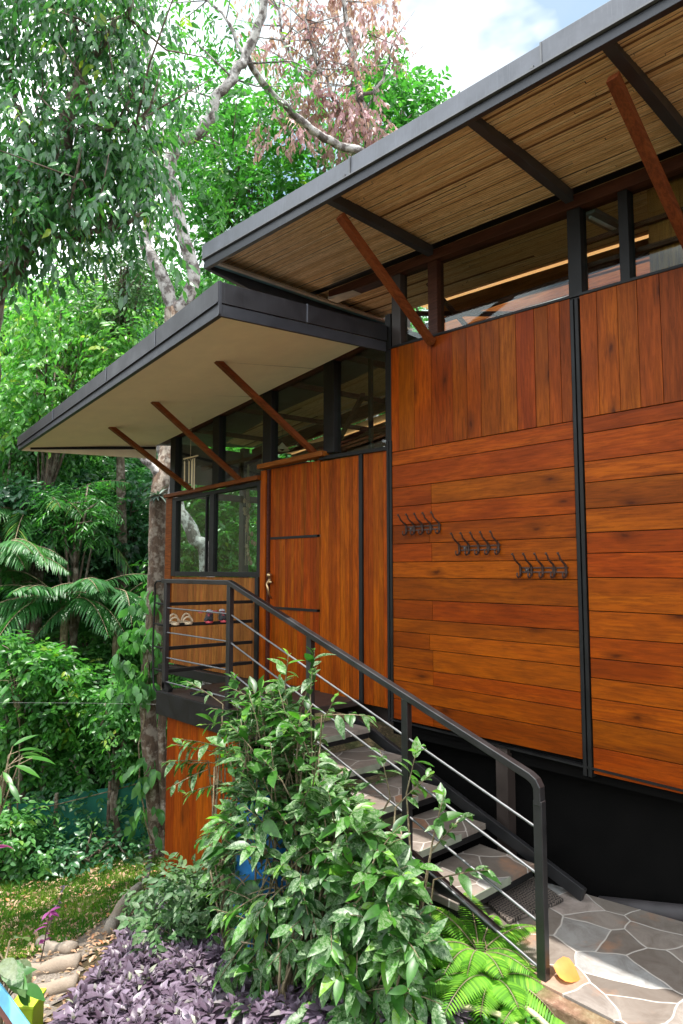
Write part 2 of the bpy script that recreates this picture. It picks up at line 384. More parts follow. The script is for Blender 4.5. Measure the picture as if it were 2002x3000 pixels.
for xc, z0, z1 in ((-2.085, .78, 3.70), (-3.69, .84, 3.02)):
    mb = MB()
    for d in (-.016, .016): mb.box(xc+d-.0115, xc+d+.0115, YF-.012, YF+.02, z0, z1)
    mb.box(xc-.030, xc+.030, YF+.02, YF+.06, z0, z1)
    mb.build('black_strip', m_black, house, bevel=.002)
mb = MB(); mb.box(-4.045, -4.005, YF-.004, YF+.02, .93, 2.955); mb.build('black_strip', m_black, house, bevel=.002)
mb = MB()                                      # backing so no light leaks between boards
mb.box(-3.70, 1.2, YF+.034, YF+.06, .80, 3.60); mb.box(-4.56, -3.72, YF+.034, YF+.06, .93, 2.93)
mb.build('wall_backing', m_blackwall, house)
mb = MB()                                      # black flashing caps on the wall
mb.hexa([(-3.70, YF-.008, zt(-3.7)), (1.2, YF-.008, zt(1.2)), (1.2, YF+.07, zt(1.2)), (-3.70, YF+.07, zt(-3.7)), (-3.70, YF-.008, zt(-3.7)+.016), (1.2, YF-.008, zt(1.2)+.016), (1.2, YF+.07, zt(1.2)+.016), (-3.70, YF+.07, zt(-3.7)+.016)])
mb.bar((-4.54, YF+.02, 2.985), (-3.70, YF+.02, 2.965), .06, .03)
mb.bar((-3.70, YF+.015, .858), (1.2, YF+.015, .775), .05, .012)
mb.build('cap_flashing', m_black, house)
mb = MB(); mb.box(-3.715, 3.5, YF+.20, YF+.24, -.3, .85); mb.build('base_wall', m_blackwall, house)
mb = MB(); mb.box(-3.715, 1.2, YF+.05, YF+.085, .74, .84); mb.build('base_beam', m_blackwall, house)
mb = MB(); mb.box(-2.74, -2.65, YF+.0, YF+.085, .12, .83); mb.build('base_post', m_brownmetal, house)
# upright strip panel right of the door
mb = MB(); x = -4.545
for w in [.05, .06, .045, .055, .05, .06, .05, .045, .055, .03, None, .06, .05, .065, .05, .045, .04]:
    if w is None: x = -4.002; continue
    x2 = min(x+w, -4.048 if x < -4.05 else -3.722)
    if x2-x > .006: mb.box(x+.001, x2-.001, YF+.012+random.uniform(-.001, .001), YF+.03, .93, 2.955)
    x = x2
mb.build('upright_strip_panel', m_wood_door, house, bevel=.001)
# door
door = MB(); x = -5.30
while x < -4.575:
    w = random.uniform(.035, .06); x2 = min(x+w, -4.57)
    for a, b in ((.955, 1.632), (1.655, 2.290), (2.313, 2.975)):
        door.box(x+.0007, x2-.0007, YF+.03+random.uniform(-.0006, .0006), YF+.06, a, b, random.random()*.9)
    x = x2
D = door.build('door', m_wood_door, house)
for z in (1.6435, 2.3015):
    mb = MB(); mb.box(-5.298, -4.60, YF+.022, YF+.05, z-.011, z+.011); mb.build('door_inlay', m_black, D)
mb = MB(); mb.tube([(-5.27, YF+.01, 1.93), (-5.27, YF+.0, 1.90), (-5.265, YF-.035, 1.865), (-5.24, YF-.04, 1.83), (-5.25, YF-.02, 1.77), (-5.26, YF+.02, 1.73)], [.014, .016, .012, .012, .010, .008], 6)
mb.ball((-5.262, YF-.01, 1.95), .025); mb.ball((-5.25, YF, 1.885), .02)
mb.build('door_handle', m_brass, D, smooth=True)
mb = MB()
mb.box(-5.415, -5.335, YF-.01, YF+.07, .93, 2.965); mb.build('door_jamb', m_wood_door, house, bevel=.002)
mb = MB(); mb.box(-5.333, -5.303, YF+.005, YF+.07, .93, 2.965); mb.build('door_jamb', m_wood_darkred, house, bevel=.002)
mb = MB(); mb.bar((-5.42, YF-.01, 3.00), (-4.45, YF-.01, 3.015), .09, .045); mb.build('door_lintel', m_wood_trim, house, bevel=.003)
# window wall
mb = MB(); mb.bar((-7.30, YF-.01, 2.862), (-5.42, YF-.01, 2.90), .08, .042); mb.build('transom', m_wood_trim, house, bevel=.003)
mb = MB(); mb.box(-7.33, -7.19, YF+.0, YF+.06, .95, 2.84); mb.build('corner_board', m_wood_trim, house, bevel=.002)
win = MB()
X0, X1, Z0, Z1 = -7.18, -5.42, 1.93, 2.84
win.box(X0, X0+.09, YF, YF+.07, Z0, Z1-.01); win.box(X1-.065, X1, YF, YF+.07, Z0, Z1+.03)
win.box(X0+.09, X1-.065, YF, YF+.07, Z0, Z0+.05); win.bar((X0+.09, YF+.035, Z1-.028), (X1-.065, YF+.035, Z1+.008), .07, .04)
win.box(-6.37, -6.28, YF+.002, YF+.06, Z0+.05, Z1-.03); win.box(-6.47, -6.45, YF+.015, YF+.05, Z0+.05, Z1-.04)
W = win.build('window_frame', m_black, house, bevel=.002)
mb = MB(); mb.box(X0+.09, -6.47, YF+.03, YF+.036, Z0+.05, Z1-.045); mb.box(-6.28, X1-.065, YF+.03, YF+.036, Z0+.05, Z1-.03); mb.build('window_pane', m_glass, W)
mb = MB(); x = -7.25
while x < -5.44:
    w = random.uniform(.03, .05); x2 = min(x+w, -5.43); mb.box(x+.0006, x2-.0006, YF+.02, YF+.05, .94, 1.925, random.random()); x = x2
mb.build('panel_under_window', m_wood_panel, house)
mb = MB(); mb.bar((-7.33, YF-.01, .875), (-5.38, YF-.01, .895), .09, .09); mb.box(-5.47, -5.42, YF-.03, YF+.02, .94, 1.93); mb.build('sill_beam', m_black, house, bevel=.003)
# floor slab
mb = MB(); mb.box(-7.3, 1.2, YF+.13, 6.6, .78, .92); mb.build('floor_slab', m_brownmetal, house)
# clerestory posts
def post(x0, x1, z0, z1, m, y0=YF+.005, y1=YF+.09):
    mb = MB(); mb.box(x0, x1, y0, y1, z0, z1); return mb.build('clerestory_post', m, house, bevel=.003)
for x0, x1, m in ((-3.665, -3.57, m_brownmetal), (-3.285, -3.195, m_wood_darkred), (-2.125, -2.035, m_black), (-1.79, -1.73, m_black), (-1.39, -1.30, m_black)):
    post(x0, x1, zt(x0)-.02, zb(x0)+.02, m)
zs = lambda x: 3.862+.0992*(x+4.06)
for x0, x1 in ((-7.26, -7.14), (-6.33, -6.20), (-5.41, -5.27), (-4.50, -4.36)):
    post(x0, x1, (2.88 if x0 < -5.42 else 3.02), zs(x0)+.03, m_black)
post(-4.235, -4.20, 2.98, zs(-4.2)+.03, m_black, YF+.3, YF+.335)
mb = MB(); mb.box(-3.735, -3.675, YF+.0, YF+.05, 2.99, 4.06); mb.build('corner_post', m_black, house, bevel=.002)
mb = MB()   # glass in clerestories
mb.hexa([(-3.56, YF+.05, 3.70), (1.2, YF+.05, 3.59), (1.2, YF+.055, 3.59), (-3.56, YF+.055, 3.70), (-3.56, YF+.05, zb(-3.56)), (1.2, YF+.05, zb(1.2)), (1.2, YF+.055, zb(1.2)), (-3.56, YF+.055, zb(-3.56))])
for a, b in ((-7.14, -6.33), (-6.2, -5.41), (-5.27, -4.5), (-4.36, -3.74)):
    z0 = 2.89 if a < -5.5 else 3.0
    mb.hexa([(a, YF+.05, z0), (b, YF+.05, z0), (b, YF+.055, z0), (a, YF+.055, z0), (a, YF+.05, zs(a)), (b, YF+.05, zs(b)), (b, YF+.055, zs(b)), (a, YF+.055, zs(a))])
mb.build('clerestory_glass', m_glass, house)
# upper roof : eave beam, rafters, canes, fascia
mb = MB(); mb.bar((-4.42, YF+.045, zb(-4.42)+.04), (1.2, YF+.045, zb(1.2)+.04), .11, .08); eb = mb.build('eave_beam', m_wood_darkred, house, bevel=.003)
mb = MB(); mb.hexa([(-4.425, YF-.011, zb(-4.42)-.003), (-4.10, YF-.011, zb(-4.1)-.003), (-4.10, YF+.101, zb(-4.1)-.003), (-4.425, YF+.101, zb(-4.42)-.003)]+[(-4.425, YF-.011, zb(-4.42)+.03), (-4.40, YF-.011, zb(-4.1)+.03), (-4.40, YF+.101, zb(-4.1)+.03), (-4.425, YF+.101, zb(-4.42)+.03)])
mb.build('beam_end', m_pale, house)
zc = lambda x: zb(x)+.128                       # cane layer underside
YE = 2.83
fb = lambda x: 4.365-.028*(x+1.63)              # fascia bottom
fm = lambda x: 4.425-.034*(x+1.63)              # fascia fold
ft = lambda x: 4.535-.040*(x+1.63)              # fascia top
for x, m in ((-3.24, m_black), (-2.09, m_black), (-1.33, m_black), (-.2, m_black)):
    mb = MB(); mb.bar((x, YE+.03, fb(x)+.045), (x, YF-.01, zb(x)+.075), .055, .07); mb.build('rafter', m_gutter, house, bevel=.003)
roof = MB()
roof.hexa([(-4.70, YE+.03, zc(-4.7)+.035), (1.2, YE+.03, zc(1.2)+.035), (1.2, 4.88, zc(1.2)+.035), (-4.70, 4.88, zc(-4.7)+.035),
           (-4.70, YE+.03, zc(-4.7)+.09), (1.2, YE+.03, zc(1.2)+.09), (1.2, 4.88, zc(1.2)+.09), (-4.70, 4.88, zc(-4.7)+.09)])
R = roof.build('upper_roof', m_gutter, house)
def strip(mb, x0, x1, y0, y1, lo, hi, n=1):
    mb.hexa([(x0, y0, lo(x0)), (x1, y0, lo(x1)), (x1, y1, lo(x1)), (x0, y1, lo(x0)), (x0, y0, hi(x0)), (x1, y0, hi(x1)), (x1, y1, hi(x1)), (x0, y1, hi(x0))])
mb = MB()
strip(mb, -4.76, -2.982, YE-.022, YE+.02, fm, ft); strip(mb, -2.978, -1.632, YE-.024, YE+.02, fm, ft); strip(mb, -1.628, 1.2, YE-.030, YE+.02, fm, lambda x: ft(x)+.008)
strip(mb, -4.762, -4.70, YE+.02, 5.3, lambda x: fm(-4.76)+0*x, lambda x: ft(-4.76)+0*x)
mb.build('fascia_flashing', m_flash, R, bevel=.002)
for xs in (-2.98, -1.63, -.3):
    mb = MB(); mb.box(xs-.006, xs+.004, YE-.034, YE-.02, fm(xs)-.004, ft(xs)+.004); mb.box(xs-.06, xs-.045, YE-.032, YE-.02, fm(xs)+.01, fm(xs)+.024); mb.build('flashing_seam', m_cable, R)
mb = MB(); strip(mb, -4.75, 1.2, YE-.036, YE-.018, lambda x: fm(x)-.006, lambda x: fm(x)+.003); mb.build('drip_edge', m_cable, R)
mb = MB(); strip(mb, -4.74, 1.2, YE-.014, YE+.02, fb, lambda x: fm(x)-.006)
e0, e1 = fb(-4.74)-.005, fm(-4.76)-.004
mb.hexa([(-4.74, YE+.02, e0), (-4.70, YE+.02, e0), (-4.70, 5.3, e0-.33), (-4.74, 5.3, e0-.33), (-4.74, YE+.02, e1), (-4.70, YE+.02, e1), (-4.70, 5.3, e1), (-4.74, 5.3, e1)]); mb.build('gutter_board', m_gutter, R, bevel=.002)
mb = MB(); mb.bar((-4.655, YE+.03, fb(-4.7)+.035), (-4.655, 5.2, zb(-4.7)+.085), .05, .03); mb.build('end_trim', m_teal, R)
mb = MB(); mb.bar((-4.60, YE+.03, fb(-4.7)+.018), (-4.60, 5.2, zb(-4.7)+.07), .035, .02); mb.build('end_trim', m_pale, R)
def canes(x0, x1, y0, y1, zf, pitch, seglen, gapf=None, name='bamboo_soffit', r=.5, parent=None, slant=0.):
    """canes run along X; half-round strips seen from below"""
    Vs = []; Fs = []; T = []; n = 0; y = y0
    while y < y1:
        w = pitch*random.uniform(.75, 1.2)
        drop = gapf is not None and random.random() < gapf
        x = x0+random.uniform(-.25, .03)
        base = random.random(); sag = random.uniform(-.002, .002); skew = random.uniform(-.004, .004)
        while x < x1 and not drop:
            xe = x+random.uniform(.7, 1.3)*seglen
            a = max(x, x0); b = min(xe, x1)
            if b-a > .02:
                t = min(1, max(0, base*.5+random.random()*.4+.10))
                if random.random() < .035: t = 0.
                ns = max(1, int((b-a)/.4)); k = 4; rw = w*.5*random.uniform(.84, 1.0)
                for i in range(ns+1):
                    xx = a+(b-a)*i/ns; yj = random.uniform(-.0022, .0022)+skew*(i/ns-.5)
                    for q in range(k+1):
                        an = math.pi*q/k
                        Vs.append((xx, y+yj-math.cos(an)*rw, zf(xx, y)+sag-math.sin(an)*rw*.42)); T.append(t)
                for i in range(ns):
                    for q in range(k):
                        b0 = n+i*(k+1)+q; Fs.append((b0, b0+1, b0+k+2, b0+k+1))
                n += (ns+1)*(k+1)
            x = xe+random.uniform(.0, .006)
        y += w
    o = npmesh(name, np.array(Vs), np.array(Fs), np.array(T), m_reed if gapf else m_cane, parent or house)
    return o
canes(-4.70, 1.2, YE+.035, YF+.0, lambda x, y: zc(x)+.012, .021, 1.7)
canes(-4.70, 1.2, YF+.105, 4.86, lambda x, y: zc(x)+.012, .026, 1.6, name='bamboo_ceiling')
canes(-4.70, 1.2, 4.92, 5.60, lambda x, y: zc(x)+.30, .030, 3.0, gapf=.16, name='bamboo_screen')
mb = MB()
for y, dz in ((4.86, -.0), (5.14, .13), (5.40, .2)): mb.bar((-3.9, y, zb(-3.9)+.04+dz), (1.2, y, zb(1.2)+.04+dz), .05, .12)
mb.build('inner_beam', m_wood_orange, house, bevel=.003)
mb = MB()
for y, z in ((4.25, 4.02), (4.55, 4.16)): mb.bar((-3.6, y, z), (.9, y, z-.03), .03, .035)
mb.build('inner_batten', m_wood_darkred, house); mb = MB(); mb.bar((-3.45, 4.1, 4.3), (-3.15, 4.5, 3.75), .03, .03); mb.bar((-3.5, 4.15, 3.8), (-2.7, 4.5, 3.78), .03, .03)
mb.bar((-4.0, 4.4, 4.28), (-3.0, 5.2, 4.2), .035, .035)
mb.build('inner_batten', m_wood_darkred, house); mb = MB(); mb.bar((-3.2, 4.8, 3.6), (-3.2, 4.8, 4.3), .04, .04); mb.bar((-3.0, 4.7, 3.4), (-3.0, 4.7, 4.1), .05, .05)
mb.build('inner_batten', m_wood_darkred, house)
mb = MB(); mb.box(-1.74, 1.2, 4.3, 4.34, .95, 4.25); mb.build('inner_partition', m_brownmetal, house)
mb = MB(); mb.box(-1.66, -1.40, YF+.12, YF+.14, 3.6, zb(-1.6)+.01); mb.build('inner_shutter', m_wood_panel, house)
mb = MB()
for z in (3.93, 4.09): mb.bar((-2.05, YF+.10, z), (1.2, YF+.10, z-.13), .03, .03)
mb.build('clerestory_rail', m_wood_darkred, house)
# back wall
mb = MB(); mb.box(-4.7, 1.2, 5.62, 5.66, .9, 4.50); mb.bar((-4.7, 5.64, 4.61), (1.2, 5.64, 4.45), .03, .10); mb.bar((-4.7, 5.64, 4.735), (1.2, 5.64, 4.575), .03, .12); mb.build('back_wall', m_wood_orange, house)
# lower roof
low = lambda x: 3.645+.0948*(x+3.7)            # outer bottom edge
YL = 2.33; XL0, XL1 = -7.62, -3.70
sz = lambda x, y: low(x)+.02+(zs(x)-low(x)-.02)*(y-YL)/(YF-YL)
soff = MB()
soff.hexa([(XL0+.02, YL+.02, sz(XL0, YL)), (XL1-.02, YL+.02, sz(XL1, YL)), (XL1-.02, YF-.012, sz(XL1, YF)), (XL0+.02, YF-.012, sz(XL0, YF)),
           (XL0+.02, YL+.02, sz(XL0, YL)+.02), (XL1-.02, YL+.02, sz(XL1, YL)+.02), (XL1-.02, YF-.012, sz(XL1, YF)+.02), (XL0+.02, YF-.012, sz(XL0, YF)+.02)])
S_ = soff.build('lower_soffit', m_cream, house)
m_joint = metal('soffit_joint', (.50, .43, .31), .8)
for xj in (-6.72, -5.5, -4.6):
    mb = MB(); mb.bar((xj, YL+.03, sz(xj, YL+.03)-.0005), (xj, YF-.02, sz(xj, YF-.02)-.0005), .004, .003); mb.build('soffit_joint', m_joint, S_)
rf = MB()
rf.hexa([(XL0+.02, YL+.02, sz(XL0, YL)+.06), (XL1-.02, YL+.02, sz(XL1, YL)+.14), (XL1-.02, 5.8, sz(XL1, YF)+.20), (XL0+.02, 5.8, sz(XL0, YF)+.20),
         (XL0+.02, YL+.02, sz(XL0, YL)+.09), (XL1-.02, YL+.02, sz(XL1, YL)+.17), (XL1-.02, 5.8, sz(XL1, YF)+.24), (XL0+.02, 5.8, sz(XL0, YF)+.24)])
LR = rf.build('lower_roof', m_flash_low, house)
lt = lambda x: low(x)+.225+.022*(x+3.7)
lm = lambda x: low(x)+.085+.010*(x+3.7)
mb = MB(); strip(mb, XL0-.02, -5.402, YL-.022, YL+.02, lm, lt); strip(mb, -5.398, XL1, YL-.025, YL+.02, lm, lt)
mb.hexa([(XL1-.02, YL+.02, lm(XL1)), (XL1, YL+.02, lm(XL1)), (XL1, YF-.013, lm(XL1)+.105), (XL1-.02, YF-.013, lm(XL1)+.105),
         (XL1-.02, YL+.02, lt(XL1)), (XL1, YL+.02, lt(XL1)), (XL1, YF-.013, lt(XL1)+.09), (XL1-.02, YF-.013, lt(XL1)+.09)])
mb.build('fascia_flashing', m_flash_low, LR, bevel=.002)
for xs in (-6.6, -5.4, -4.55):
    mb = MB(); mb.box(xs-.004, xs+.003, YL-.030, YL-.02, lm(xs)-.004, lt(xs)+.003); mb.build('flashing_seam', m_flash, LR)
mb = MB(); mb.box(XL1-.004, XL1+.006, 3.05, 3.058, lm(XL1)+.05, lt(XL1)+.045); mb.build('flashing_seam', m_flash, LR)
mb = MB(); strip(mb, XL0-.01, XL1-.008, YL-.014, YL+.02, low, lambda x: lm(x)-.004)
mb.hexa([(XL1-.03, YL+.02, low(XL1)), (XL1-.008, YL+.02, low(XL1)), (XL1-.008, YF-.013, low(XL1)+.105), (XL1-.03, YF-.013, low(XL1)+.105),
         (XL1-.03, YL+.02, lm(XL1)-.004), (XL1-.008, YL+.02, lm(XL1)-.004), (XL1-.008, YF-.013, lm(XL1)+.101), (XL1-.03, YF-.013, lm(XL1)+.101)])
mb.build('gutter_board', m_gutter, LR, bevel=.002)
mb = MB(); strip(mb, -7.6, -3.71, YL-.030, YL-.018, lambda x: lm(x)-.006, lambda x: lm(x)+.001); mb.box(XL1-.002, XL1+.008, YL-.02, YL+.0, low(XL1)+.005, lt(XL1)); mb.build('drip_edge', m_gutter, LR)
mb = MB(); mb.hexa([(XL0, YL+.02, low(XL0)-.005), (XL0+.02, YL+.02, low(XL0)-.005), (XL0+.02, YF, low(XL0)+.075), (XL0, YF, low(XL0)+.075),
                    (XL0, YL+.02, lt(XL0)), (XL0+.02, YL+.02, lt(XL0)), (XL0+.02, YF, lt(XL0)+.2), (XL0, YF, lt(XL0)+.2)]); mb.build('end_board', m_cream, LR)
mb = MB(); mb.bar((XL0+.035, YL+.1, sz(XL0, YL+.1)-.005), (XL0+.035, YF-.02, sz(XL0, YF)-.03), .02, .03); mb.build('end_trim', m_black, LR)
# ceiling of the left room
canes(-7.4, -3.75, YF+.10, 5.2, lambda x, y: zs(x)+.10+.0*(y-YF), .03, 1.4, name='bamboo_ceiling')
mb = MB()
mb.bar((-7.5, YF+.05, zs(-7.5)+.045), (-3.72, YF+.05, zs(-3.72)+.045), .08, .085)
mb.build('lower_eave_beam', m_wood_darkred, house)
canes(-7.4, -3.9, 5.22, 6.6, lambda x, y: zs(x)+.08, .04, 3.0, gapf=.10, name='bamboo_screen')
for k in range(6):
    mb = MB(); y_ = 5.86+.13*k; mb.bar((-7.4, y_, zs(-7.4)+.045), (-3.9, y_, zs(-3.9)+.045), .055, .03); mb.build('screen_slat', m_wood_darkred, house)
mb = MB(); mb.box(-7.27, -7.25, 4.0, 6.2, 3.03, 3.5); mb.box(-7.27, -6.0, 6.19, 6.21, 3.0, 3.62); mb.build('room_dark_panel', m_brownmetal, house)  # opaque dark panels, added to block the green view through the clerestory
mb = MB()
for y in (5.2, 6.3): mb.bar((-7.4, y, zs(-7.4)-.0), (-3.8, y, zs(-3.8)-.0), .06, .12)
for x in (-6.9, -6.0, -5.1, -4.3): mb.bar((x, 4.0, zs(x)+.03), (x+.25, 6.3, zs(x)+.03), .035, .05)
mb.bar((-7.2, 4.3, 3.22), (-3.9, 5.9, 3.7), .04, .04); mb.bar((-7.0, 5.9, 3.1), (-4.4, 4.3, 3.6), .04, .04)
mb.build('room_ceiling_batten', m_wood_darkred, house)
mb = MB()
for x in (-7.28, -5.95, -4.75): mb.box(x, x+.09, 6.2, 6.29, .92, zs(x)+.0)
mb.box(-7.28, -7.19, 4.9, 4.99, .92, zs(-7.2)); mb.box(-7.3, -4.7, 6.22, 6.27, 2.78, 2.86); mb.box(-7.27, -7.22, 4.0, 6.2, 2.86, 2.94); mb.box(-7.27, -4.7, 6.22, 6.27, 1.85, 1.9); mb.box(-7.27, -7.23, 4.0, 6.2, 1.80, 1.88)
mb.build('room_frame', m_brownmetal, house)
mb = MB(); mb.box(-7.26, -7.24, 4.0, 6.2, .92, 1.8); mb.box(-7.26, -4.7, 6.235, 6.255, .92, 1.85); mb.build('room_parapet', m_wood_panel, house)
# braces
def brace(x, a, b, w=.055):
    mb = MB(); mb.bar((x, a[0], a[1]), (x, b[0], b[1]), w, .05, up=(0, 0, 1)); mb.build('brace', m_wood_red, house, bevel=.003)
brace(-3.235, (2.95, 4.36), (3.89, 3.70)); brace(-1.345, (2.93, 4.27), (3.89, 3.66)); brace(-.2, (2.93, 4.24), (3.89, 3.6))
def brace2(t, b):
    mb = MB(); mb.bar(t, b, .05, .045); mb.build('brace', m_wood_red, house, bevel=.003)
for x, zt_, zb_ in ((-6.709, 3.595, 2.88), (-5.765, 3.69, 2.90), (-4.602, 3.76, 3.035)):
    brace2((x, 2.75, zt_-.02), (x, YF-.005, zb_))

# entry deck with its tower
mb = MB(); mb.box(-5.48, -4.03, 2.90, YF-.012, .915, .96); DK = mb.build('entry_deck', m_brownmetal, house, bevel=.003)
mb = MB(); mb.box(-5.50, -4.00, 2.872, 2.897, .77, .962); mb.box(-5.50, -5.482, 2.898, YF-.03, .77, .962); mb.build('deck_beam', m_black, house, bevel=.003)
mb = MB(); x = -5.41
while x < -4.35:
    w = random.uniform(.10, .15); x2 = min(x+w, -4.34); mb.box(x+.001, x2-.001, 2.935, 2.96, -.60+.04*(x+5.4), .768); x = x2
x = 2.962
while x < 3.7: mb.box(-5.41, -5.385, x+.001, x+.118, -.6, .768); x += .12
mb.build('tower_cladding', m_wood_v, house, bevel=.0015)
mb = MB(); mb.box(-5.40, -4.36, 3.0, 3.7, -1.0, .76); mb.build('tower_core', m_blackwall, house)

# ---------------------------------------------------------------- patio and stairs
PZ = .12
mb = MB(); mb.hexa([(-2.75, 2.90, -.1), (3.5, 2.86, -.1), (-1.0, 4.04, -.1), (-2.75, 3.74, -.1), (-2.75, 2.90, PZ), (3.5, 2.86, PZ), (-1.0, 4.04, PZ), (-2.75, 3.74, PZ)])
mb.add([(-1.0, 4.04, PZ), (3.5, 2.86, PZ), (3.5, 4.05, PZ)], [(0, 1, 2)])
o = mb.build('patio', m_flag); o['kind'] = 'structure'
mb = MB(); mb.hexa([(-2.75, 2.82, -.15), (3.5, 2.78, -.15), (3.5, 2.858, -.15), (-2.75, 2.898, -.15), (-2.75, 2.82, PZ-.012), (3.5, 2.78, PZ-.012), (3.5, 2.858, PZ-.006), (-2.75, 2.898, PZ-.006)])
o = mb.build('patio_edge', m_moss, bevel=.01); o['kind'] = 'structure'
stairs = thing('stone_staircase', 'black steel staircase with stone treads rising from the patio to the door', 'staircase', (-2.4, 3.3, PZ))
mb = MB()
for yy in (3.76, 3.0):
    mb.bar((-4.02, yy, .855), (-2.06, yy, PZ+.035), .035, .075)
    if yy > 3.5: pass
mb.build('stringer', m_rail, stairs, bevel=.003)
m_trim = metal('grey_green_tread_edge', (.22, .24, .18), .6)
for i in range(5):
    z = .26+.14*i; xf = -2.335-.345*i
    mb = MB(); mb.box(xf-.40, xf-.003, 2.96, 3.70, z-.035, z); T_ = mb.build('tread', m_flag, stairs, bevel=.003)
    mb = MB(); mb.box(xf-.40, xf-.01, 2.975, 3.69, z-.075, z-.036); mb.box(xf-.38, xf-.36, 3.02, 3.70, z-.14, z-.036); mb.build('tread_frame', m_black, T_)
    mb = MB(); mb.box(xf-.002, xf+.005, 3.04+.02*(i % 3), 3.44, z-.037, z+.001); mb.build('tread_edge', m_trim, T_)
mb = MB(); mb.box(-4.0, -2.75, 3.05, 3.7, -1.2, .0); mb.build('footing', m_blackwall, stairs)
# railing
rail = thing('stair_railing', 'charcoal metal railing with four steel cables along the deck and stairs', 'railing', (-1.82, 2.93, PZ))
YR = 2.93
rz = lambda x: 1.915-.342*(x+4.44) if x > -4.44 else 1.915
mb = MB()
pts = [(-4.455, 1.905), (-1.90, rz(-1.90)-.012), (-1.855, rz(-1.855)-.035), (-1.830, rz(-1.83)-.085)]
pts = [(-5.52, 1.915), (-4.47, 1.915), (-4.43, 1.903), (-1.865, rz(-1.865)), (-1.835, rz(-1.835)-.008), (-1.819, rz(-1.819)-.030), (-1.818, rz(-1.818)-.11)]
vs = []; fs = []
for i, p in enumerate(pts):
    d = unit(np.array(pts[min(i+1, len(pts)-1)])-np.array(p)) if i < len(pts)-1 else V(0, -1); e = unit(np.array(p)-np.array(pts[i-1])) if i else d
    t_ = unit(d+e); nrm = V(-t_[1], t_[0])*.0185/max(.6, float(t_@d))
    for yy, sg in ((-.023, 1), (.023, 1), (.023, -1), (-.023, -1)): vs.append((p[0]+nrm[0]*sg, YR+yy, p[1]+nrm[1]*sg-.012))
for i in range(len(pts)-1):
    for k in range(4): fs.append((i*4+k, i*4+(k+1) % 4, i*4+4+(k+1) % 4, i*4+4+k))
fs += [(3, 2, 1, 0), tuple(len(vs)-4+k for k in range(4))]
mb.add(vs, fs)
mb.build('handrail', m_rail, rail, bevel=.004)
for x, z0 in ((-5.455, .96), (-4.46, .96), (-3.50, .76), (-2.655, .40), (-1.818, PZ)):
    mb = MB(); mb.box(x-.023, x+.023, YR-.020, YR+.020, z0, (rz(x)-.03) if x < -1.9 else rz(x)-.10); mb.build('post', m_rail, rail, bevel=.003)
for dz in (.245, .455, .67, .875):
    mb = MB()
    def cb(a, b, r, tw):
        n = int(np.linalg.norm(np.array(b)-np.array(a))/.035)
        mb.tube([np.array(a)+(np.array(b)-np.array(a))*i/n for i in range(n+1)], [r*(1+.16*(i % 2)) for i in range(n+1)], 6)
    cb((-5.45, YR, 1.915-dz), (-4.46, YR, 1.915-dz-.005), .006, 0)
    cb((-4.45, YR, 1.915-dz-.01), (-1.83, YR, rz(-1.83)-dz+.01), .0062, 0)
    mb.build('cable', m_cable, rail, smooth=True)
# shoe rack at the deck's left end
rack = thing('shoe_rack', 'black metal shoe rack with four shelves at the left end of the deck', 'rack', (-5.6, 3.4, .96))
for z in (1.70, 1.515, 1.315, 1.12):
    mb = MB(); mb.bar((-5.49, 2.95, z), (-5.49, 3.86, z-.006), .025, .03)
    mb.hexa([(-5.66, 2.95, z-.012), (-5.50, 2.95, z-.012), (-5.50, 3.86, z-.012), (-5.60, 3.86, z-.012), (-5.66, 2.95, z-.002), (-5.50, 2.95, z-.002), (-5.50, 3.86, z-.002), (-5.60, 3.86, z-.002)])
    mb.build('shelf', m_black, rack, bevel=.002)
mb = MB(); mb.tube([(-5.49, 2.94, 1.90), (-5.66, 2.94, 1.90), (-5.70, 2.94, 1.87), (-5.71, 2.95, 1.80), (-5.73, 2.95, 1.3), (-5.70, 2.95, .96), (-5.6, 2.95, .90), (-5.49, 2.94, .90)], .009, 6)
for z in (1.70, 1.515, 1.315, 1.12): mb.tube([(-5.49, 2.95, z), (-5.715, 2.95, z+.005)], .007, 5)
mb.build('guard_rod', m_black, rack, smooth=True)
mb = MB(); mb.bar((-5.47, 2.93, 1.02), (-5.36, 2.93, .97), .04, .05); mb.build('foot_gusset', m_black, rack)

# coat racks
def coat_rack(label, x0, x1, z):
    t = thing('coat_rack', label, 'coat rack', ((x0+x1)/2, YF-.004, z), 'iron coat racks screwed to the orange boards')
    mb = MB(); mb.box(x0, x1, YF-.010, YF-.003, z+.010, z+.019); mb.box(x0, x1, YF-.010, YF-.003, z-.017, z-.008)
    mb.box(x0+.045, x0+.075, YF-.0105, YF-.003, z-.009, z+.011); mb.box(x1-.11, x1-.08, YF-.0105, YF-.003, z-.009, z+.011)
    mb.build('rail_plate', m_hook, t, bevel=.001)
    for xs in (x0+.06, x1-.095): mb = MB(); mb.ball((xs, YF-.013, z+.001), .006); mb.build('screw', m_cable, t)
    for i in range(5):
        x = x0+.012+(x1-x0-.024)*i/4
        mb = MB()
        mb.tube([(x, YF-.012, z-.040), (x, YF-.012, z-.02), (x, YF-.013, z+.02), (x, YF-.022, z+.034), (x, YF-.05, z+.050), (x-.001, YF-.078, z+.070), (x-.002, YF-.084, z+.088), (x-.002, YF-.098, z+.100)], [.007, .0085, .0085, .0075, .0062, .0058, .0055, .005], 8)
        mb.tube([(x, YF-.013, z-.03), (x, YF-.026, z-.045), (x, YF-.044, z-.048), (x, YF-.054, z-.036), (x, YF-.052, z-.024)], [.0075, .0065, .006, .0055, .004], 8)
        mb.ball((x-.002, YF-.100, z+.102), .0085); mb.ball((x, YF-.052, z-.022), .006)
        mb.build('hook', m_hook, t, smooth=True)
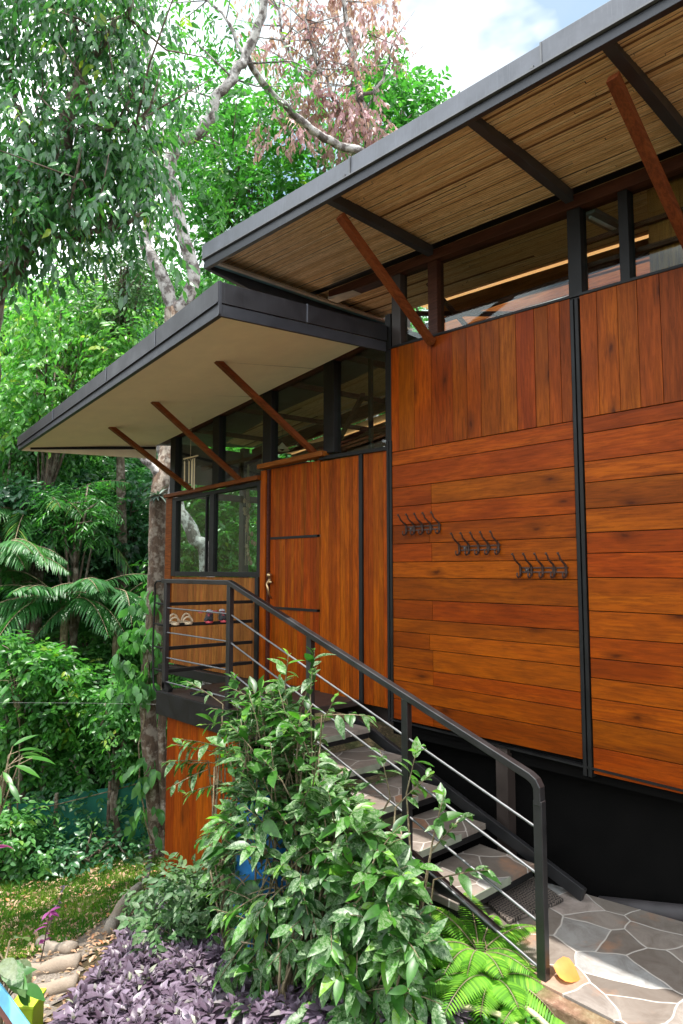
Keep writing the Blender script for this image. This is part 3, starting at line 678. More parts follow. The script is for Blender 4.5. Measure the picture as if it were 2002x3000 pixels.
coat_rack('iron coat rack of five hooks, highest of the three and nearest the door', -3.523, -3.175, 2.312)
coat_rack('iron coat rack of five hooks in the middle of the three on the level boards', -3.019, -2.667, 2.152)
coat_rack('iron coat rack of five hooks, lowest of the three beside the tall black strip', -2.523, -2.175, 1.999)

# shoes
def slab_shoe(mb, c, L, w, h, yaw=0):   # sole outline
    n = 16; top = []; bot = []
    for i in range(n):
        a = 2*math.pi*i/n; u = math.cos(a); v = math.sin(a)
        wx = w*(.5+.10*u-.08*math.exp(-((u+.1)/.35)**2)); x = u*L/2; y = v*wx
        X = c[0]+x*math.cos(yaw)-y*math.sin(yaw); Y = c[1]+x*math.sin(yaw)+y*math.cos(yaw)
        top.append((X, Y, c[2]+h)); bot.append((X, Y, c[2]))
    mb.add(bot+top, [tuple(range(n))[::-1], tuple(range(n, 2*n))]+[(i, (i+1) % n, n+(i+1) % n, n+i) for i in range(n)])
def sandal(label, c, yaw, m, strap=.075):
    t = thing('sandal', label, 'sandal', c, None)
    mb = MB(); slab_shoe(mb, c, .25, .095, .022, yaw); mb.build('sole', m, t, bevel=.004)
    mb = MB()
    for o_ in (.02, .07):
        pts = []
        for i in range(9):
            a = math.pi*i/8; x = o_; y = .043*math.cos(a); z = .018+strap*math.sin(a)*(1-.35*(o_-.02)/.05)
            pts.append((c[0]+x*math.cos(yaw)-y*math.sin(yaw), c[1]+x*math.sin(yaw)+y*math.cos(yaw), c[2]+z))
        mb.tube(pts, .009, 6)
    mb.build('strap', m, t, smooth=True)
    return t
zsf = 1.515
sandal('beige sandal at the left end of the shoe shelf, nearest the corner post', (-5.56, 3.05, zsf), -.25, m_sand)
sandal('beige sandal on the shoe shelf, second from the left end', (-5.56, 3.18, zsf), -.25, m_sand)
sandal('dark flat sandal lying on the deck behind the bush leaves', (-5.05, 3.05, .961), .3, m_black, .03)
def sneaker(label, c, yaw=0.):
    t = thing('sneaker', label, 'sneaker', c, 'sneakers on the shoe shelf')
    def st(u, w, z0, z1):  # cross section station
        out = []
        for k in range(8):
            a = math.pi*k/7; y = -w*math.cos(a); z = z0+(z1-z0)*math.sin(a)**.6
            out.append((u, y, z))
        return out
    secs = [(-.125, .026, .02, .085), (-.11, .036, .02, .105), (-.06, .037, .02, .10), (-.015, .036, .02, .088), (.03, .039, .02, .072), (.075, .043, .02, .055), (.11, .036, .02, .046), (.128, .018, .02, .035)]
    vs = []; fs = []
    for s_ in secs:
        for (u, y, z) in st(*s_): vs.append((c[0]+u*math.cos(yaw)-y*math.sin(yaw), c[1]+u*math.sin(yaw)+y*math.cos(yaw), c[2]+z))
    for i in range(len(secs)-1):
        for k in range(7): fs.append((i*8+k, i*8+k+1, i*8+8+k+1, i*8+8+k))
    fs += [tuple(range(8)), tuple(range(56, 64))[::-1]]
    mb = MB(); mb.add(vs, fs); mb.build('upper', m_shoe, t, smooth=True)
    mb = MB(); slab_shoe(mb, c, .265, .088, .024, yaw); mb.build('sole', m_pink, t, bevel=.005)
    mb = MB(); mb.ball((c[0]-.085*math.cos(yaw), c[1]-.085*math.sin(yaw), c[2]+.098), .036, sc=(1.1, .8, .45)); mb.build('lining', m_white, t, smooth=True)
    mb = MB()
    for i in range(4):
        u = -.02+.025*i; zz = c[2]+.088-.009*i
        mb.tube([(c[0]+u*math.cos(yaw)-y*math.sin(yaw), c[1]+u*math.sin(yaw)+y*math.cos(yaw), zz-abs(y)*.5+.003) for y in (-.022, 0, .022)], .0035, 5)
    mb.bar((c[0]-.12, c[1]-.037, c[2]+.09), (c[0]-.04, c[1]-.039, c[2]+.098), .008, .018)
    mb.build('laces', m_pink, t)
sneaker('dark sneaker with coral sole beside the sandals on the shelf', (-5.555, 3.42, zsf), -.6)
sneaker('dark sneaker with coral sole at the right of the shoe row', (-5.555, 3.57, zsf), -.5)

# wind chime and hanging shells
t = thing('wind_chime', 'pale bamboo wind chime hanging under the lower eave at the window corner', 'wind chime', (-6.26, 3.6, 3.2))
mb = MB()
for i in range(6):
    x = -6.38+.05*i; a = 1.0*i; mb.tube([(x, 3.6+.03*math.sin(a), 3.14-.0*i), (x+.004, 3.6+.03*math.sin(a), 2.93-.022*i)], .0075, 6)
mb.build('chime_tube', m_bamboo, t)
mb = MB(); mb.tube([(-6.4, 3.6, 3.17), (-6.11, 3.6, 3.17)], .008, 6); mb.tube([(-6.26, 3.6, 3.17), (-6.26, 3.6, 3.60)], .002, 4)
for i in range(6): mb.tube([(-6.38+.05*i, 3.6, 3.17), (-6.38+.05*i, 3.6+.03*math.sin(i), 3.13)], .0015, 3)
mb.build('hanger', m_bamboo, t)
for lab, x, y, z1, z0, r in (('string of brown shells hanging behind the window beside its mullion', -6.15, 4.25, 2.75, 2.05, .05), ('wider cluster of brown shells hanging in the middle of the right pane', -5.86, 4.25, 2.95, 2.25, .09)):
    t = thing('shell_mobile', lab, 'mobile', (x, y, z1)); mb = MB(); z = z1
    while z > z0:
        for q in range(3 if r > .06 else 1):
            mb.ball((x+random.uniform(-1, 1)*r*.8, y+random.uniform(-1, 1)*r*.8, z), .026, sc=(1, .5, 1.1), seg=7, rings=4)
        z -= .045
    mb.build('shell', m_shell, t)
    mb = MB()
    for q in range(3): mb.tube([(x+(q-1)*r*.7, y, z0), (x+(q-1)*r*.3, y, z1+.4)], .002, 3)
    mb.build('string', m_bamboo, t)
t = thing('pendant_lamp', 'white cone pendant lamp hanging inside behind the clerestory', 'lamp', (-6.0, 4.6, 3.3))
mb = MB(); n = 14
vs = [(-6.0, 4.6, 3.42)]+[(-6.0+.085*math.cos(2*math.pi*i/n), 4.6+.085*math.sin(2*math.pi*i/n), 3.33) for i in range(n)]
mb.add(vs, [(0, 1+(i+1) % n, 1+i) for i in range(n)]); mb.build('lamp_shade', m_cream, t)
mb = MB(); mb.tube([(-6.0, 4.6, 3.42), (-6.0, 4.6, 3.70)], .003, 4); mb.ball((-6.0, 4.6, 3.345), .025); mb.build('cord', m_black, t)
# light fitting seen through the clerestory
t = thing('strip_light', 'grey strip light fitting under the ceiling behind the clerestory glass', 'light', (-2.0, 4.17, 4.3))
mb = MB(); mb.hexa([(-2.08, 4.0, 4.27), (-1.98, 4.0, 4.27), (-1.94, 4.38, 4.27), (-2.04, 4.38, 4.27), (-2.07, 4.0, 4.31), (-1.99, 4.0, 4.31), (-1.95, 4.38, 4.31), (-2.03, 4.38, 4.31)]); mb.build('housing', metal('grey_fitting', (.22, .2, .2), .5), t, bevel=.004)
mb = MB(); mb.tube([(-2.03, 4.03, 4.262), (-1.99, 4.35, 4.262)], .012, 6); mb.build('tube', m_white, t)

# doormat, pipe, hoses, leaf
mb = MB(); mb.hexa([(-2.60, 3.40, PZ+.004), (-2.20, 3.22, PZ+.004), (-2.13, 3.66, PZ+.004), (-2.50, 3.83, PZ+.004), (-2.60, 3.40, PZ+.022), (-2.20, 3.22, PZ+.022), (-2.13, 3.66, PZ+.022), (-2.50, 3.83, PZ+.022)])
tag(mb.build('doormat', m_mat, loc=(-2.35, 3.5, PZ), bevel=.004), 'dark rubber honeycomb mat at the foot of the stairs', 'doormat')
mb = MB(); mb.tube([(-2.05, 3.93, .05), (-1.8, 3.96, .10), (-1.5, 4.0, .16), (-.6, 4.03, .30), (2.0, 4.04, .5)], .048, 14); 
t = thing('drain_pipe', 'dark grey pipe lying along the foot of the black base wall', 'pipe', (-1.0, 3.93, .185)); mb.build('pipe', m_pipe, t, smooth=True)
mb = MB(); mb.tube([(-1.30, 4.008, .19), (-1.20, 4.012, .207)], .055, 14); mb.build('coupling', m_pipe, t)
def hose(label, pts):
    mb = MB(); P_ = [np.array(p, float) for p in pts]; out = []
    for i in range(len(P_)-1):
        a = P_[max(i-1, 0)]; b = P_[i]; c = P_[i+1]; d = P_[min(i+2, len(P_)-1)]
        for q in range(6):
            s = q/6; out.append(.5*((2*b)+(-a+c)*s+(2*a-5*b+4*c-d)*s*s+(-a+3*b-3*c+d)*s**3))
    out.append(P_[-1]); mb.tube(out, .013, 8)
    tag(mb.build('garden_hose', m_hose, smooth=True, loc=pts[0]), label, 'hose', 'tan hoses by the patio edge')
hose('tan hose curling out of the ferns, the nearer to the patio edge', [(-2.05, 2.72, .02), (-1.85, 2.75, .075), (-1.65, 2.72, .06), (-1.45, 2.65, .0), (-1.2, 2.62, -.05)])
hose('tan hose curling out of the ferns, the farther from the patio edge', [(-2.15, 2.58, .0), (-1.9, 2.64, .06), (-1.7, 2.62, .05), (-1.5, 2.53, -.03), (-1.25, 2.5, -.08)])
lb = LB(); lb.add(np.array([[-1.80, 2.985, PZ+.045]]), np.array([[.8, .35, -.12]]), np.array([[.1, -.6, 1.]]), .125, .11, bend=.3, fold=.35, det=2, tone=np.array([.6]))
tag(lb.build('fallen_leaf', m_lf_orange, loc=(-1.78, 3.0, PZ)), 'orange dry leaf curled on the paving beside the railing foot', 'leaf')

# blue barrel behind the bush, painted board and lime box at lower left
t = thing('blue_barrel', 'blue plastic barrel half hidden behind the glossy bush', 'barrel', (-3.52, 2.66, -.4))
mb = MB(); prof = [(0, .20), (.05, .23), (.3, .24), (.33, .25), (.36, .24), (.75, .24), (.78, .25), (.81, .24), (1.0, .22), (1.05, .19)]
vs = []; n = 20
for h, r in prof: vs += [(-3.52+r*math.cos(2*math.pi*k/n), 2.66+r*math.sin(2*math.pi*k/n), -.38+h) for k in range(n)]
fs = [(i*n+k, i*n+(k+1) % n, (i+1)*n+(k+1) % n, (i+1)*n+k) for i in range(len(prof)-1) for k in range(n)]+[tuple(range(n))[::-1], tuple((len(prof)-1)*n+k for k in range(n))]
mb.add(vs, fs); mb.build('body', m_blue, t, smooth=True)
mb = MB(); mb.tube([(-3.52, 2.66, .66), (-3.52, 2.66, .70)], .05, 10); mb.build('lid', m_blue, t)

# ---------------------------------------------------------------- terrain
def hash2(x, y):
    return np.sin(x*1.7+np.cos(y*1.3)*1.4)*.5+np.sin(y*2.3+np.cos(x*2.1))*.5
def gh(x, y):
    x = np.asarray(x, float); y = np.asarray(y, float)
    z = -.27*np.clip(-x-1.7, 0, 6.3)-.2*np.clip(-x-8, 0, 2.2)
    z = z+.40*np.clip(-x-10.6, 0, 60)+.0*y
    z = z+.30*np.clip(y-9.5, 0, 50)*(x < 30)
    z = z+.04*hash2(x*1.5, y*1.5)*np.clip((-x-2.6)/2, 0, 1)
    s = np.clip((2.3-y)/2.0, 0, 1); z = z+.42*s*s*(3-2*s)*np.clip((x+3.2)/1.6, 0, 1)
    under = (y > 2.86) & (y < 6.5) & (x > -3.8); z = np.where(under, np.minimum(z, -.05), z)
    z = np.where((x < -3.8), z, z-.04)
    return np.minimum(z, 24)
gx = np.concatenate([np.linspace(-90, -22, 24), np.linspace(-21, 3, 120), np.linspace(4, 60, 16)])
gy = np.concatenate([np.linspace(-60, -8, 14), np.linspace(-7, 12, 100), np.linspace(13, 80, 24)])
XX, YY = np.meshgrid(gx, gy, indexing='ij'); ZZ = gh(XX, YY)
Vt = np.stack([XX, YY, ZZ], -1).reshape(-1, 3); nx, ny = len(gx), len(gy)
idx = np.arange(nx*ny).reshape(nx, ny)
Fq = np.stack([idx[:-1, :-1], idx[1:, :-1], idx[1:, 1:], idx[:-1, 1:]], -1).reshape(-1, 4)
o = npmesh('ground', Vt, Fq, rng.random(len(Vt)), m_ground); o['kind'] = 'structure'

def at(px, py, d):
    r = FW+RT*((px/.7832-1001)/2000)-UP*((py/.7832-1500)/2000); return CP+r*d
def in_poly(x, y, poly):
    c = np.zeros(len(x), bool); n = len(poly)
    for i in range(n):
        x1, y1 = poly[i]; x2, y2 = poly[(i+1) % n]
        k = ((y1 > y) != (y2 > y)) & (x < (x2-x1)*(y-y1)/(y2-y1+1e-12)+x1); c ^= k
    return c
def scatter(poly, n):
    p = np.array(poly); x = rng.uniform(p[:, 0].min(), p[:, 0].max(), n*3); y = rng.uniform(p[:, 1].min(), p[:, 1].max(), n*3)
    k = in_poly(x, y, poly); return x[k][:n], y[k][:n]
# path with pale stone edging
pp = [(-3.9, 1.0), (-4.6, 1.72), (-5.2, 2.12), (-6.0, 2.72), (-6.7, 3.2), (-7.4, 3.3), (-6.9, 2.95), (-6.3, 2.45), (-5.9, 2.05), (-5.6, 1.72), (-5.2, 1.2), (-4.6, .6)]
x, y = scatter([(-8, 0), (-3, 0), (-3, 4), (-8, 4)], 100)
mb = MB(); step = .1
for i in np.arange(-8, -3, step):
    for j in np.arange(.3, 3.6, step):
        if in_poly(np.array([i+.05]), np.array([j+.05]), pp)[0]:
            q = [(i, j), (i+step, j), (i+step, j+step), (i, j+step)]; mb.add([(a, b, float(gh(a, b))+.012) for a, b in q], [(0, 1, 2, 3)], .5)
o = mb.build('gravel_path', m_gravel); o['kind'] = 'structure'
def edging(label, a, b, w=.12):
    mb = MB(); n = 9; pts = []; 
    for i in range(n):
        s = i/(n-1); x = a[0]+(b[0]-a[0])*s+.02*math.sin(7*s+a[0]); y = a[1]+(b[1]-a[1])*s+.025*math.sin(5*s+2)
        pts.append((x, y, float(gh(x, y))+.03+.012*math.sin(9*s)))
    mb.tube(pts, [w*.5*(.75+.3*random.random()) for _ in pts], 8)
    o = tag(mb.build('stone_edging', m_edge, loc=pts[0], smooth=True), label, 'edging', 'pale stone edging of the garden path')
edging('long pale stone edging between the lawn and the purple bed', (-6.05, 2.72), (-7.25, 3.62), .13)
edging('pale stone step where the lawn edging meets the path', (-5.75, 2.30), (-6.25, 2.22), .12)
edging('pale stone step second from the camera on the gravel path', (-5.35, 2.18), (-5.75, 1.78), .14)
edging('pale stone step nearest the camera on the gravel path', (-4.95, 2.00), (-5.2, 1.72), .14)

# ---------------------------------------------------------------- vegetation
def sph(n):
    v = rng.normal(size=(n, 3)); return unit(v)
def cloud(lb, centers, radii, ntw, m, L, W, droop=.3, tl=.3, det=1, spread=.7, lj=.3, up=.6, tone=None, bend=.25, hang=0.):
    centers = np.atleast_2d(centers); radii = np.atleast_1d(radii)
    ci = rng.integers(0, len(centers), ntw); c = centers[ci]; r = radii[ci % len(radii)][:, None]
    o = sph(ntw); rad = rng.random((ntw, 1))**.45
    P = c+o*rad*r*np.array([1, 1, .75]); d = unit(o+sph(ntw)*.7+np.array([0, 0, .1-droop]))
    s = (np.arange(m)+.3)/m
    Pl = P[:, None, :]+d[:, None, :]*(tl*s)[None, :, None]+np.array([0, 0, -1.])*(droop*tl*.5*s*s)[None, :, None]
    side = unit(np.cross(d, np.array([0, 0, 1.])+sph(ntw)*.15))
    sg = np.where(np.arange(m) % 2 == 0, 1., -1.)
    D = d[:, None, :]*.55+side[:, None, :]*sg[None, :, None]*spread+rng.normal(size=(ntw, m, 3))*lj*.5+np.array([0, 0, -1.])*(hang+droop*.7)
    Nn = np.array([0, 0, up])+rng.normal(size=(ntw, m, 3))*.45+o[:, None, :]*.35
    n = ntw*m; sc = rng.uniform(.65, 1.15, n)
    tn = np.repeat(np.clip(rng.normal(.45, .2, ntw), 0, 1), m) if tone is None else np.repeat(np.clip(rng.normal(tone, .15, ntw), 0, 1), m)
    tn = np.clip(tn+rng.normal(0, .1, n), 0, 1)
    lb.add(Pl.reshape(-1, 3), D.reshape(-1, 3), Nn.reshape(-1, 3), L*sc, W*sc, det=det, tone=tn, bend=bend)
def wob(pts, amt=.05, sub=4):
    P_ = [np.array(p, float) for p in pts]; out = []
    for i in range(len(P_)-1):
        a = P_[max(i-1, 0)]; b = P_[i]; c = P_[i+1]; d = P_[min(i+2, len(P_)-1)]
        for q in range(sub):
            s = q/sub; out.append(.5*((2*b)+(-a+c)*s+(2*a-5*b+4*c-d)*s*s+(-a+3*b-3*c+d)*s**3)+(rng.normal(size=3)*amt if (i or q) else 0))
    out.append(P_[-1]); return out
def limb(mb, pts, r0, r1, amt=.02, n=8, sub=4):
    p = wob(pts, amt, sub); k = len(p); mb.tube(p, [(r0+(r1-r0)*i/(k-1))*random.uniform(.93, 1.08) for i in range(k)], n)
    return p
def branchlets(mb, path, num, length, r, droop=0., n=5):
    ends = []
    for _ in range(num):
        i = random.randrange(len(path)//3, len(path)); a = path[i]; d = sph(1)[0]; d[2] = abs(d[2])*.7-droop; d /= np.linalg.norm(d)
        l = length*random.uniform(.5, 1.2); b = a+d*l*.5+rng.normal(size=3)*l*.08; c = a+d*l+rng.normal(size=3)*l*.12
        mb.tube([a, b, c], [r, r*.7, r*.25], n); ends += [b, c]
    return ends
def tree(name, label, cat, base, crown_mat, bark, limbs, group=None):
    t = thing(name, label, cat, base, group); return t

# 1 big drooping tree, upper left
t = thing('broadleaf_tree', 'large dark tree with long drooping glossy leaves filling the upper left', 'tree', tuple(V(-7.6, 1.4, float(gh(-7.6, 1.4)))))
mb = MB()
p0 = limb(mb, [(-7.6, 1.4, -2.0), at(-60, 1100, 7.2), at(-20, 720, 7.0), at(35, 610, 6.80), at(85, 510, 6.80), at(125, 420, 6.70), at(148, 290, 6.60), at(185, 160, 6.60), at(165, 20, 6.60), at(150, -120, 6.60)], .15, .04, .02)
p1 = limb(mb, [at(85, 520, 6.80), at(150, 545, 6.70), at(230, 535, 6.60), at(330, 490, 6.50)], .05, .015)
p2 = limb(mb, [at(35, 610, 6.80), at(40, 480, 7.10), at(60, 330, 7.20), at(30, 150, 7.20), at(50, -50, 7.20)], .07, .02)
p3 = limb(mb, [at(185, 160, 6.60), at(240, 90, 6.50), at(300, 20, 6.50), at(340, -60, 6.50)], .04, .015)
p4 = limb(mb, [at(148, 290, 6.60), at(230, 300, 6.40), at(330, 290, 6.30)], .03, .01)
ends = []
for p, n_ in ((p0, 26), (p1, 12), (p2, 20), (p3, 12), (p4, 12)): ends += branchlets(mb, p, n_, 1.0, .014)
mb.build('trunk', m_bark_brown, t, smooth=True)
lb = LB(); ce = []
for _ in range(135):
    x, y = random.uniform(-90, 370), random.uniform(-110, 590)
    if y > 520-max(0, x-200)*.6 and x > 150 and random.random() < .7: continue
    if x > 300 and y < 120: x -= 60
    ce.append(at(x, y, random.uniform(6.0, 7.3)))
for (x, y) in ((270, 20), (320, 60), (350, 130), (260, 100), (340, 10), (370, 200), (230, 330), (290, 330), (320, 360), (280, 420), (220, 440), (300, 480), (180, 480), (120, 560), (40, 600), (250, 230), (300, 160)): ce.append(at(x, y, 6.6))
cloud(lb, np.array(ce), np.array([.26, .32, .38]), 1550, 7, .12, .045, droop=.65, tl=.36, det=1, spread=.55, hang=.25, bend=.3)
lb.build('crown', m_lf_tree, t)

# 2 pale lichen-barked tree beside the house
t = thing('lichen_tree', 'tall pale lichen-spotted tree forking above the lower roof beside the house', 'tree', tuple(at(368, 1995, 9)))
mb = MB()
pa = limb(mb, [at(366, 2010, 9.0), at(352, 1800, 9.05), at(340, 1620, 9.1), at(352, 1440, 9.15), at(360, 1290, 9.2), at(364, 1130, 9.3), at(385, 1040, 9.6), at(395, 900, 9.8), at(398, 710, 10)], .105, .12, .006, 12)
pb = limb(mb, [at(382, 1900, 8.95), at(374, 1750, 8.98), at(371, 1600, 9.0), at(364, 1480, 9.1), at(358, 1380, 9.18)], .06, .05, .006)
mb.build('lower_trunk', m_bark_low, t, smooth=True); mb = MB()
pc = limb(mb, [at(398, 712, 10), at(425, 690, 10), at(444, 620, 10), at(420, 530, 10), at(398, 440, 10), at(393, 380, 10), at(405, 335, 10), at(450, 312, 10.), at(482, 268, 10), at(495, 225, 10), at(530, 180, 10), at(562, 130, 10), at(590, 60, 10), at(618, -40, 10)], .105, .06, .016, 10)
pd = limb(mb, [at(398, 712, 10), at(378, 650, 10), at(350, 590, 10), at(332, 545, 10.1), at(345, 515, 10.2)], .10, .075, .012, 10)
pe = limb(mb, [at(345, 515, 10.2), at(350, 380, 10.4), at(345, 240, 10.5), at(338, 110, 10.6), at(330, -20, 10.7)], .065, .04)
pf = limb(mb, [at(562, 120, 10), at(600, 190, 10.3), at(650, 240, 10.6), at(700, 285, 10.9), at(760, 325, 11.2), at(832, 348, 11.5)], .045, .07, .012)
pg = limb(mb, [at(345, 1060, 9.5), at(310, 1035, 9.4), at(280, 1020, 9.3)], .07, .03, .01)
pi_ = limb(mb, [at(375, 1100, 9.4), at(340, 1065, 9.3), at(318, 1040, 9.3)], .06, .04, .01)
ph = limb(mb, [at(562, 130, 10), at(530, 60, 10), at(480, 0, 10), at(440, -60, 10)], .03, .012)
e2 = branchlets(mb, pc, 14, 1.2, .016)+branchlets(mb, pe, 12, 1.1, .014)+branchlets(mb, ph, 8, .9, .01)
mb.build('trunk', m_bark_pale, t, smooth=True)
lb = LB(); ce = np.array(e2+[at(random.uniform(330, 560), random.uniform(60, 520), random.uniform(10, 11)) for _ in range(26)])
cloud(lb, ce, np.array([.3, .42]), 420, 7, .13, .045, droop=.5, tl=.35, det=1)
lb.build('crown', m_lf_bright, t)

# 3 tree with dry red leaves
t = thing('dry_leaved_tree', 'tree with hanging dry reddish leaves against the sky above the roof', 'tree', tuple(V(-8.5, 10.5, float(gh(-8.5, 10.5)))))
mb = MB()
q0 = limb(mb, [(-8.5, 10.5, float(gh(-8.5, 10.5))), at(800, 700, 13), at(835, 520, 13), at(850, 380, 13), at(830, 230, 12.6), at(800, 100, 12.4), at(770, -60, 12.2)], .14, .03, .04)
q1 = limb(mb, [at(850, 380, 13), at(780, 260, 12.6), at(700, 190, 12.4), at(650, 90, 12.2), at(640, -30, 12)], .05, .012, .03)
q2 = limb(mb, [at(830, 230, 12.6), at(880, 180, 12.6), at(900, 100, 12.6)], .04, .01, .03)
q3 = limb(mb, [at(780, 260, 12.6), at(750, 180, 12.3), at(700, 60, 12.2), at(720, -20, 12)], .035, .01, .03)
er = branchlets(mb, q1, 20, 1.2, .014)+branchlets(mb, q0, 18, 1.2, .014)+branchlets(mb, q3, 16, 1.0, .012)+branchlets(mb, q2, 8, .7, .01)
mb.build('trunk', m_bark_pale, t, smooth=True)
lb = LB(); ce = [at(random.uniform(590, 900), random.uniform(-60, 330), random.uniform(12, 13)) for _ in range(60)]
cloud(lb, np.array(ce), np.array([.26, .36]), 640, 7, .125, .06, droop=.7, tl=.3, det=1, spread=.6, hang=.55, bend=.15, tone=.45)
lb.build('dry_foliage', m_lf_red, t)
lb = LB(); ce = [at(random.uniform(820, 900), random.uniform(20, 330), 13) for _ in range(7)]+[at(random.uniform(600, 900), random.uniform(200, 420), 13.4) for _ in range(12)]
cloud(lb, np.array(ce), np.array([.3, .4]), 110, 7, .15, .06, droop=.4, tl=.3, det=1)
lb.build('green_foliage', m_lf_bright, t)

# 4 bright green tree behind the roof
def bush_tree(name, label, box, depth, ncl, rad, ntw, L, W, mat, base=None, group=None, m=7, droop=.3, det=1, tone=None, bark=m_bark_brown, tl=.4, shape=None, hang=0.):
    x0, x1, y0, y1 = box
    cs = []
    while len(cs) < ncl:
        u, v = random.uniform(-1, 1), random.uniform(-1, 1)
        if u*u+v*v > 1.25: continue
        cs.append(at((x0+x1)/2+u*(x1-x0)/2, (y0+y1)/2+v*(y1-y0)/2, random.uniform(*depth)))
    cs = np.array(cs)
    if base is None:
        c = cs.mean(0); base = (c[0], c[1], float(gh(c[0], c[1])))
    t = thing(name, label, 'tree' if 'tree' in name else ('palm' if 'palm' in name else 'shrub'), base, group)
    mb = MB(); b = np.array(base); c = cs.mean(0); h = max(.3, c[2]-b[2])
    tp = limb(mb, [b, b*.5+c*.5+rng.normal(size=3)*.1, c], .05+.012*h, .03, .02)
    for k in range(min(len(cs), 26)): mb.tube([tp[random.randrange(len(tp)//2, len(tp))], (c+cs[k])/2+rng.normal(size=3)*.15, cs[k]], [.03, .018, .006], 5)
    mb.build('trunk', bark, t, smooth=True)
    lb = LB(); cloud(lb, cs, np.array([rad, rad*.8, rad*1.2]), ntw, m, L, W, droop=droop, det=det, tl=tl, tone=tone, hang=hang)
    lb.build('crown', mat, t); return t
bush_tree('green_tree', 'bright green spreading tree behind the upper roof left of centre', (395, 760, 200, 620), (13, 15.5), 58, .55, 1000, .2, .085, m_lf_bright, base=(-11.5, 9, float(gh(-11.5, 9))), tone=.4)
bush_tree('green_tree', 'green tree whose rounded top rises just above the upper roof edge', (760, 1010, 170, 470), (14, 16), 42, .5, 760, .2, .085, m_lf_bright, base=(-8.5, 13, float(gh(-8.5, 13))), tone=.4)
bush_tree('yellow_green_tree', 'yellow-green leafy tree behind the left end of the lower roof', (-20, 340, 640, 1010), (12.2, 14), 50, .55, 1300, .15, .065, m_lf_lime, base=(-13, 4.3, float(gh(-13, 4.3))), droop=.6, tone=.62)
bush_tree('olive_tree', 'fine-leaved dull olive tree between the pale trunk and the big tree', (190, 370, 570, 730), (12.5, 13.5), 22, .4, 650, .09, .04, m_lf_small, base=(-13, 6.2, float(gh(-13, 6.2))))
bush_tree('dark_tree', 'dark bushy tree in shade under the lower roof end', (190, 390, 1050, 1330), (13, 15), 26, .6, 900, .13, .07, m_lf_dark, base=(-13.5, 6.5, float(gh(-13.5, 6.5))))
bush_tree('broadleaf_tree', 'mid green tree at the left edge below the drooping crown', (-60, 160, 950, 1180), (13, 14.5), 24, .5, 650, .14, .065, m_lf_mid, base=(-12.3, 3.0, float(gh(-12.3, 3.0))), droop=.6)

# understorey shrubs along the slope behind the net
for lab, box, dp, mat_, L, W, n_, tn in (
    ('lime green shrub on the slope between palm and net, at the left edge', (-40, 110, 1480, 1680), (9.6, 10.4), m_lf_lime, .13, .06, 520, .4),
    ('leafy green shrub on the slope right of the lime shrub', (90, 230, 1520, 1700), (9.7, 10.7), m_lf_bright, .12, .055, 520, .6),
    ('light green shrub beside the mottled trunk at mid slope', (220, 350, 1560, 1740), (9.4, 10.3), m_lf_lime, .11, .05, 480, .35),
    ('low bright shrub above the shade net at the left', (-20, 130, 1680, 1800), (10.0, 10.4), m_lf_bright, .12, .06, 380, .5),
    ('low bright shrub above the middle of the shade net', (120, 340, 1700, 1790), (10.0, 10.5), m_lf_bright, .11, .05, 420, .35),
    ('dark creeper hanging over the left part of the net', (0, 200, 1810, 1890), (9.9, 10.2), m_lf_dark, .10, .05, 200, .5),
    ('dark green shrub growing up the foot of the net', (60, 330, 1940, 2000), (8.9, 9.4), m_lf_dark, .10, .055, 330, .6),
    ('glossy green shrub at the left edge before the net', (-40, 70, 1880, 1980), (8.8, 9.4), m_lf_mid, .11, .06, 280, .6),
    ('mid green bush right of the pale trunk under the deck', (378, 420, 1590, 1700), (9.8, 10.6), m_lf_bright, .10, .05, 140, .4),
    ('bright shrub seen under the window sill beam beyond the deck', (380, 640, 1480, 1620), (11, 12.5), m_lf_lime, .12, .055, 420, .4),
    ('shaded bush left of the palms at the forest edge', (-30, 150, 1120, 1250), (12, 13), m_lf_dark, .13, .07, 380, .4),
    ('feathery green bush above the palms', (100, 250, 1130, 1230), (11.5, 12.5), m_lf_bright, .14, .03, 420, .3)):
    bush_tree('leafy_shrub', lab, box, dp, 26, .26, n_, L, W, mat_, tone=tn, group='shrubs on the slope beyond the lawn', tl=.28)
for lab, box, dp, mat_, L, W, n_, tn in (
    ('deep green thicket filling the gap between the palms and the trunk', (110, 390, 1080, 1330), (13.8, 15), m_lf_mid, .14, .06, 900, .3),
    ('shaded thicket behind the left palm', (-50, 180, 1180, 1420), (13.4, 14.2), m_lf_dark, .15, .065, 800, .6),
    ('thicket of mid green leaves below the palms', (60, 330, 1440, 1580), (12.2, 13), m_lf_mid, .12, .055, 900, .5)):
    bush_tree('leafy_shrub', lab, box, dp, 34, .34, n_, L, W, mat_, tone=tn, group='shrubs on the slope beyond the lawn', tl=.3)
